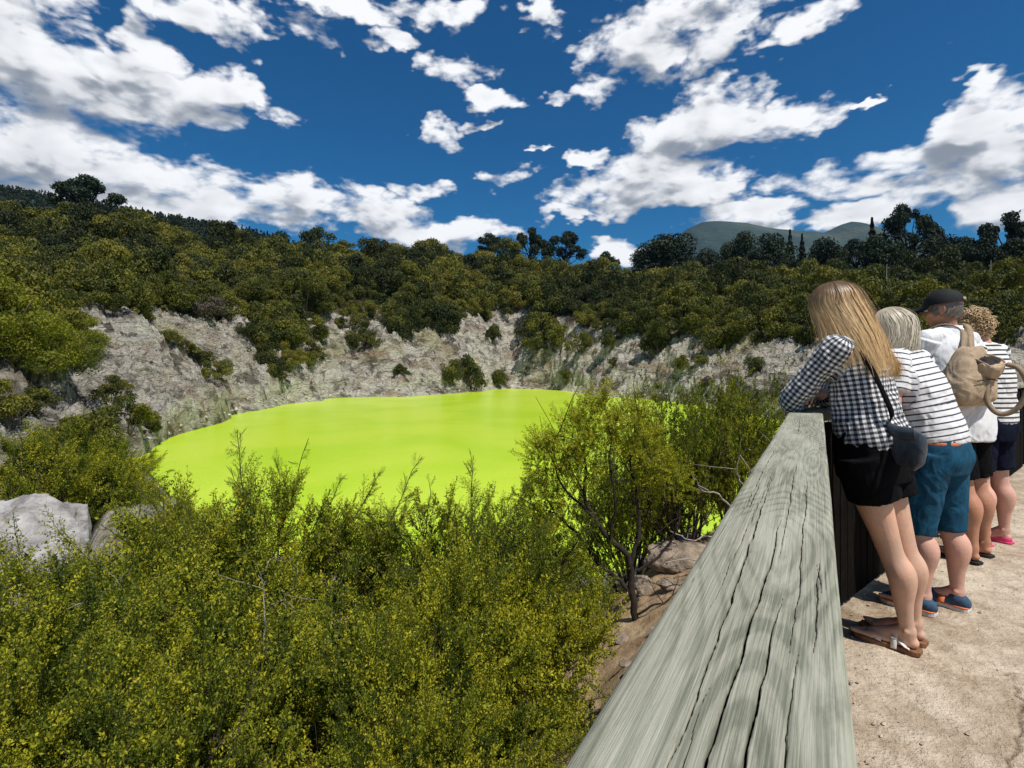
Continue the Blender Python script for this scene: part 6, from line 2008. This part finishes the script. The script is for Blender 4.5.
shirt(o4, 'shirt', A4, [(-.02, 0, .885, .184, .155), (-.02, 0, .97, .182, .155), (-.02, 0, 1.08, .175, .148), (-.025, 0, 1.22, .176, .146), (-.03, 0, 1.35, .160, .115), (-.035, 0, 1.425, .105, .082)], side, fwd,
      {s: ([A4[s + 'sh'], A4[s + 'sh'] * .5 + A4[s + 'elbow'] * .5, A4[s + 'sh'] * .2 + A4[s + 'elbow'] * .8], np.array([.068, .066, .064])) for s in 'LR'}, m_stripe2, 33, .010, .10)
shorts(o4, A4, [(-.02, 0, .76, .172, .138), (-.018, 0, .85, .184, .158), (-.02, 0, .93, .172, .145)],
       [([A4[s + 'hip'] + [.0, 0, .02], A4[s + 'hip'] * .5 + A4[s + 'knee'] * .5, A4[s + 'knee'] + [0, 0, .07]], [.114, .100, .088]) for s in 'LR'], side, fwd, m_navy, 34, .008)
g = np.random.default_rng(9); parts = []
hf = unit(arr(-.97, .2, -.12)); hl = unit(np.cross(arr(0, 0, 1), hf)); hu = np.cross(hf, hl)
for i in range(620):
    d = unit(g.normal(size=3) + [0, 0, .25])
    a = d @ hf
    if a > .45 and d @ hu < .55: continue
    if d @ hu < -.80: continue
    P0 = A4['head'] + hf * -.018 + hu * .022 + hf * (d @ hf) * .108 + hl * (d @ hl) * .104 + hu * (d @ hu) * .122 + d * g.uniform(-.012, .012)
    t1 = unit(np.cross(d, g.normal(size=3))); t2 = np.cross(d, t1); r_ = g.uniform(.010, .018); th_ = np.linspace(0, g.uniform(3.5, 6), 9) + g.uniform(0, 6)
    p = P0 + np.outer(np.cos(th_) * r_, t1) + np.outer(np.sin(th_) * r_, unit(t2 + d * .8)) + np.outer(np.linspace(0, .010, 9), d)
    V, F = tube(p, np.full(9, .0032), 4); parts.append((V, F, np.full(len(V), g.normal(.5, .18))))
E = Solid(); E.ellipsoid(A4['head'] + hf * -.022 + hu * .030, np.array([hf * .102, hl * .096, hu * .100]), 14)
V, F, Tn = merge(parts)
link('hair', np_mesh('curls', V, F, hair_mat('fair_curly_hair', ((.50, .36, .20), (.50, .36, .20))), True, {'tone': Tn, 'along': Tn * 0}), o4)
link('hair', E.fuse('hair_mass', hair_mat('fair_curly_hair_mass', ((.40, .28, .15), (.40, .28, .15))), .006, 1, (.01, .03), 4), o4)
for sd in 'LR':
    h_ = A4[sd + 'heel']; me, d, s, L_ = sole_shape(h_, A4[sd + 'toe'], .003, .018, sd == 'L', mat=m_pink, name='shoe', grow=.008)
    so = link('shoe', me, o4); S = Solid(); hh = h_ * [1, 1, 0]; z_ = arr(0, 0, 1)
    S.limb([hh + d * .03 + z_ * .030, hh + d * L_ * .5 + z_ * .030, hh + d * L_ * .8 + z_ * .025, hh + d * (L_ - .02) + z_ * .022], [.034, .036, .036, .024], 18, 18)
    link('upper', S.fuse('shoe_upper', m_pink, .004, 3), so)

# ------------------------------------------------------------------ the air between here and the far hills
hm = bpy.data.materials.new('air'); hm.use_nodes = True
hn = hm.node_tree; hn.nodes.clear()
ho = hn.nodes.new('ShaderNodeOutputMaterial'); hv = hn.nodes.new('ShaderNodeVolumePrincipled')
hv.inputs['Color'].default_value = (.45, .68, 1.0, 1)
hv.inputs['Density'].default_value = 4e-5
hv.inputs['Anisotropy'].default_value = .2
hn.links.new(hv.outputs[0], ho.inputs['Volume'])
v, f = box_v(-5900, 5900, -5900, 5900, -14, 760, 1.0)
tag(link('haze', np_mesh('haze', v, f, hm, False)), 'thin blue air haze over the whole valley', 'haze', kind='stuff')
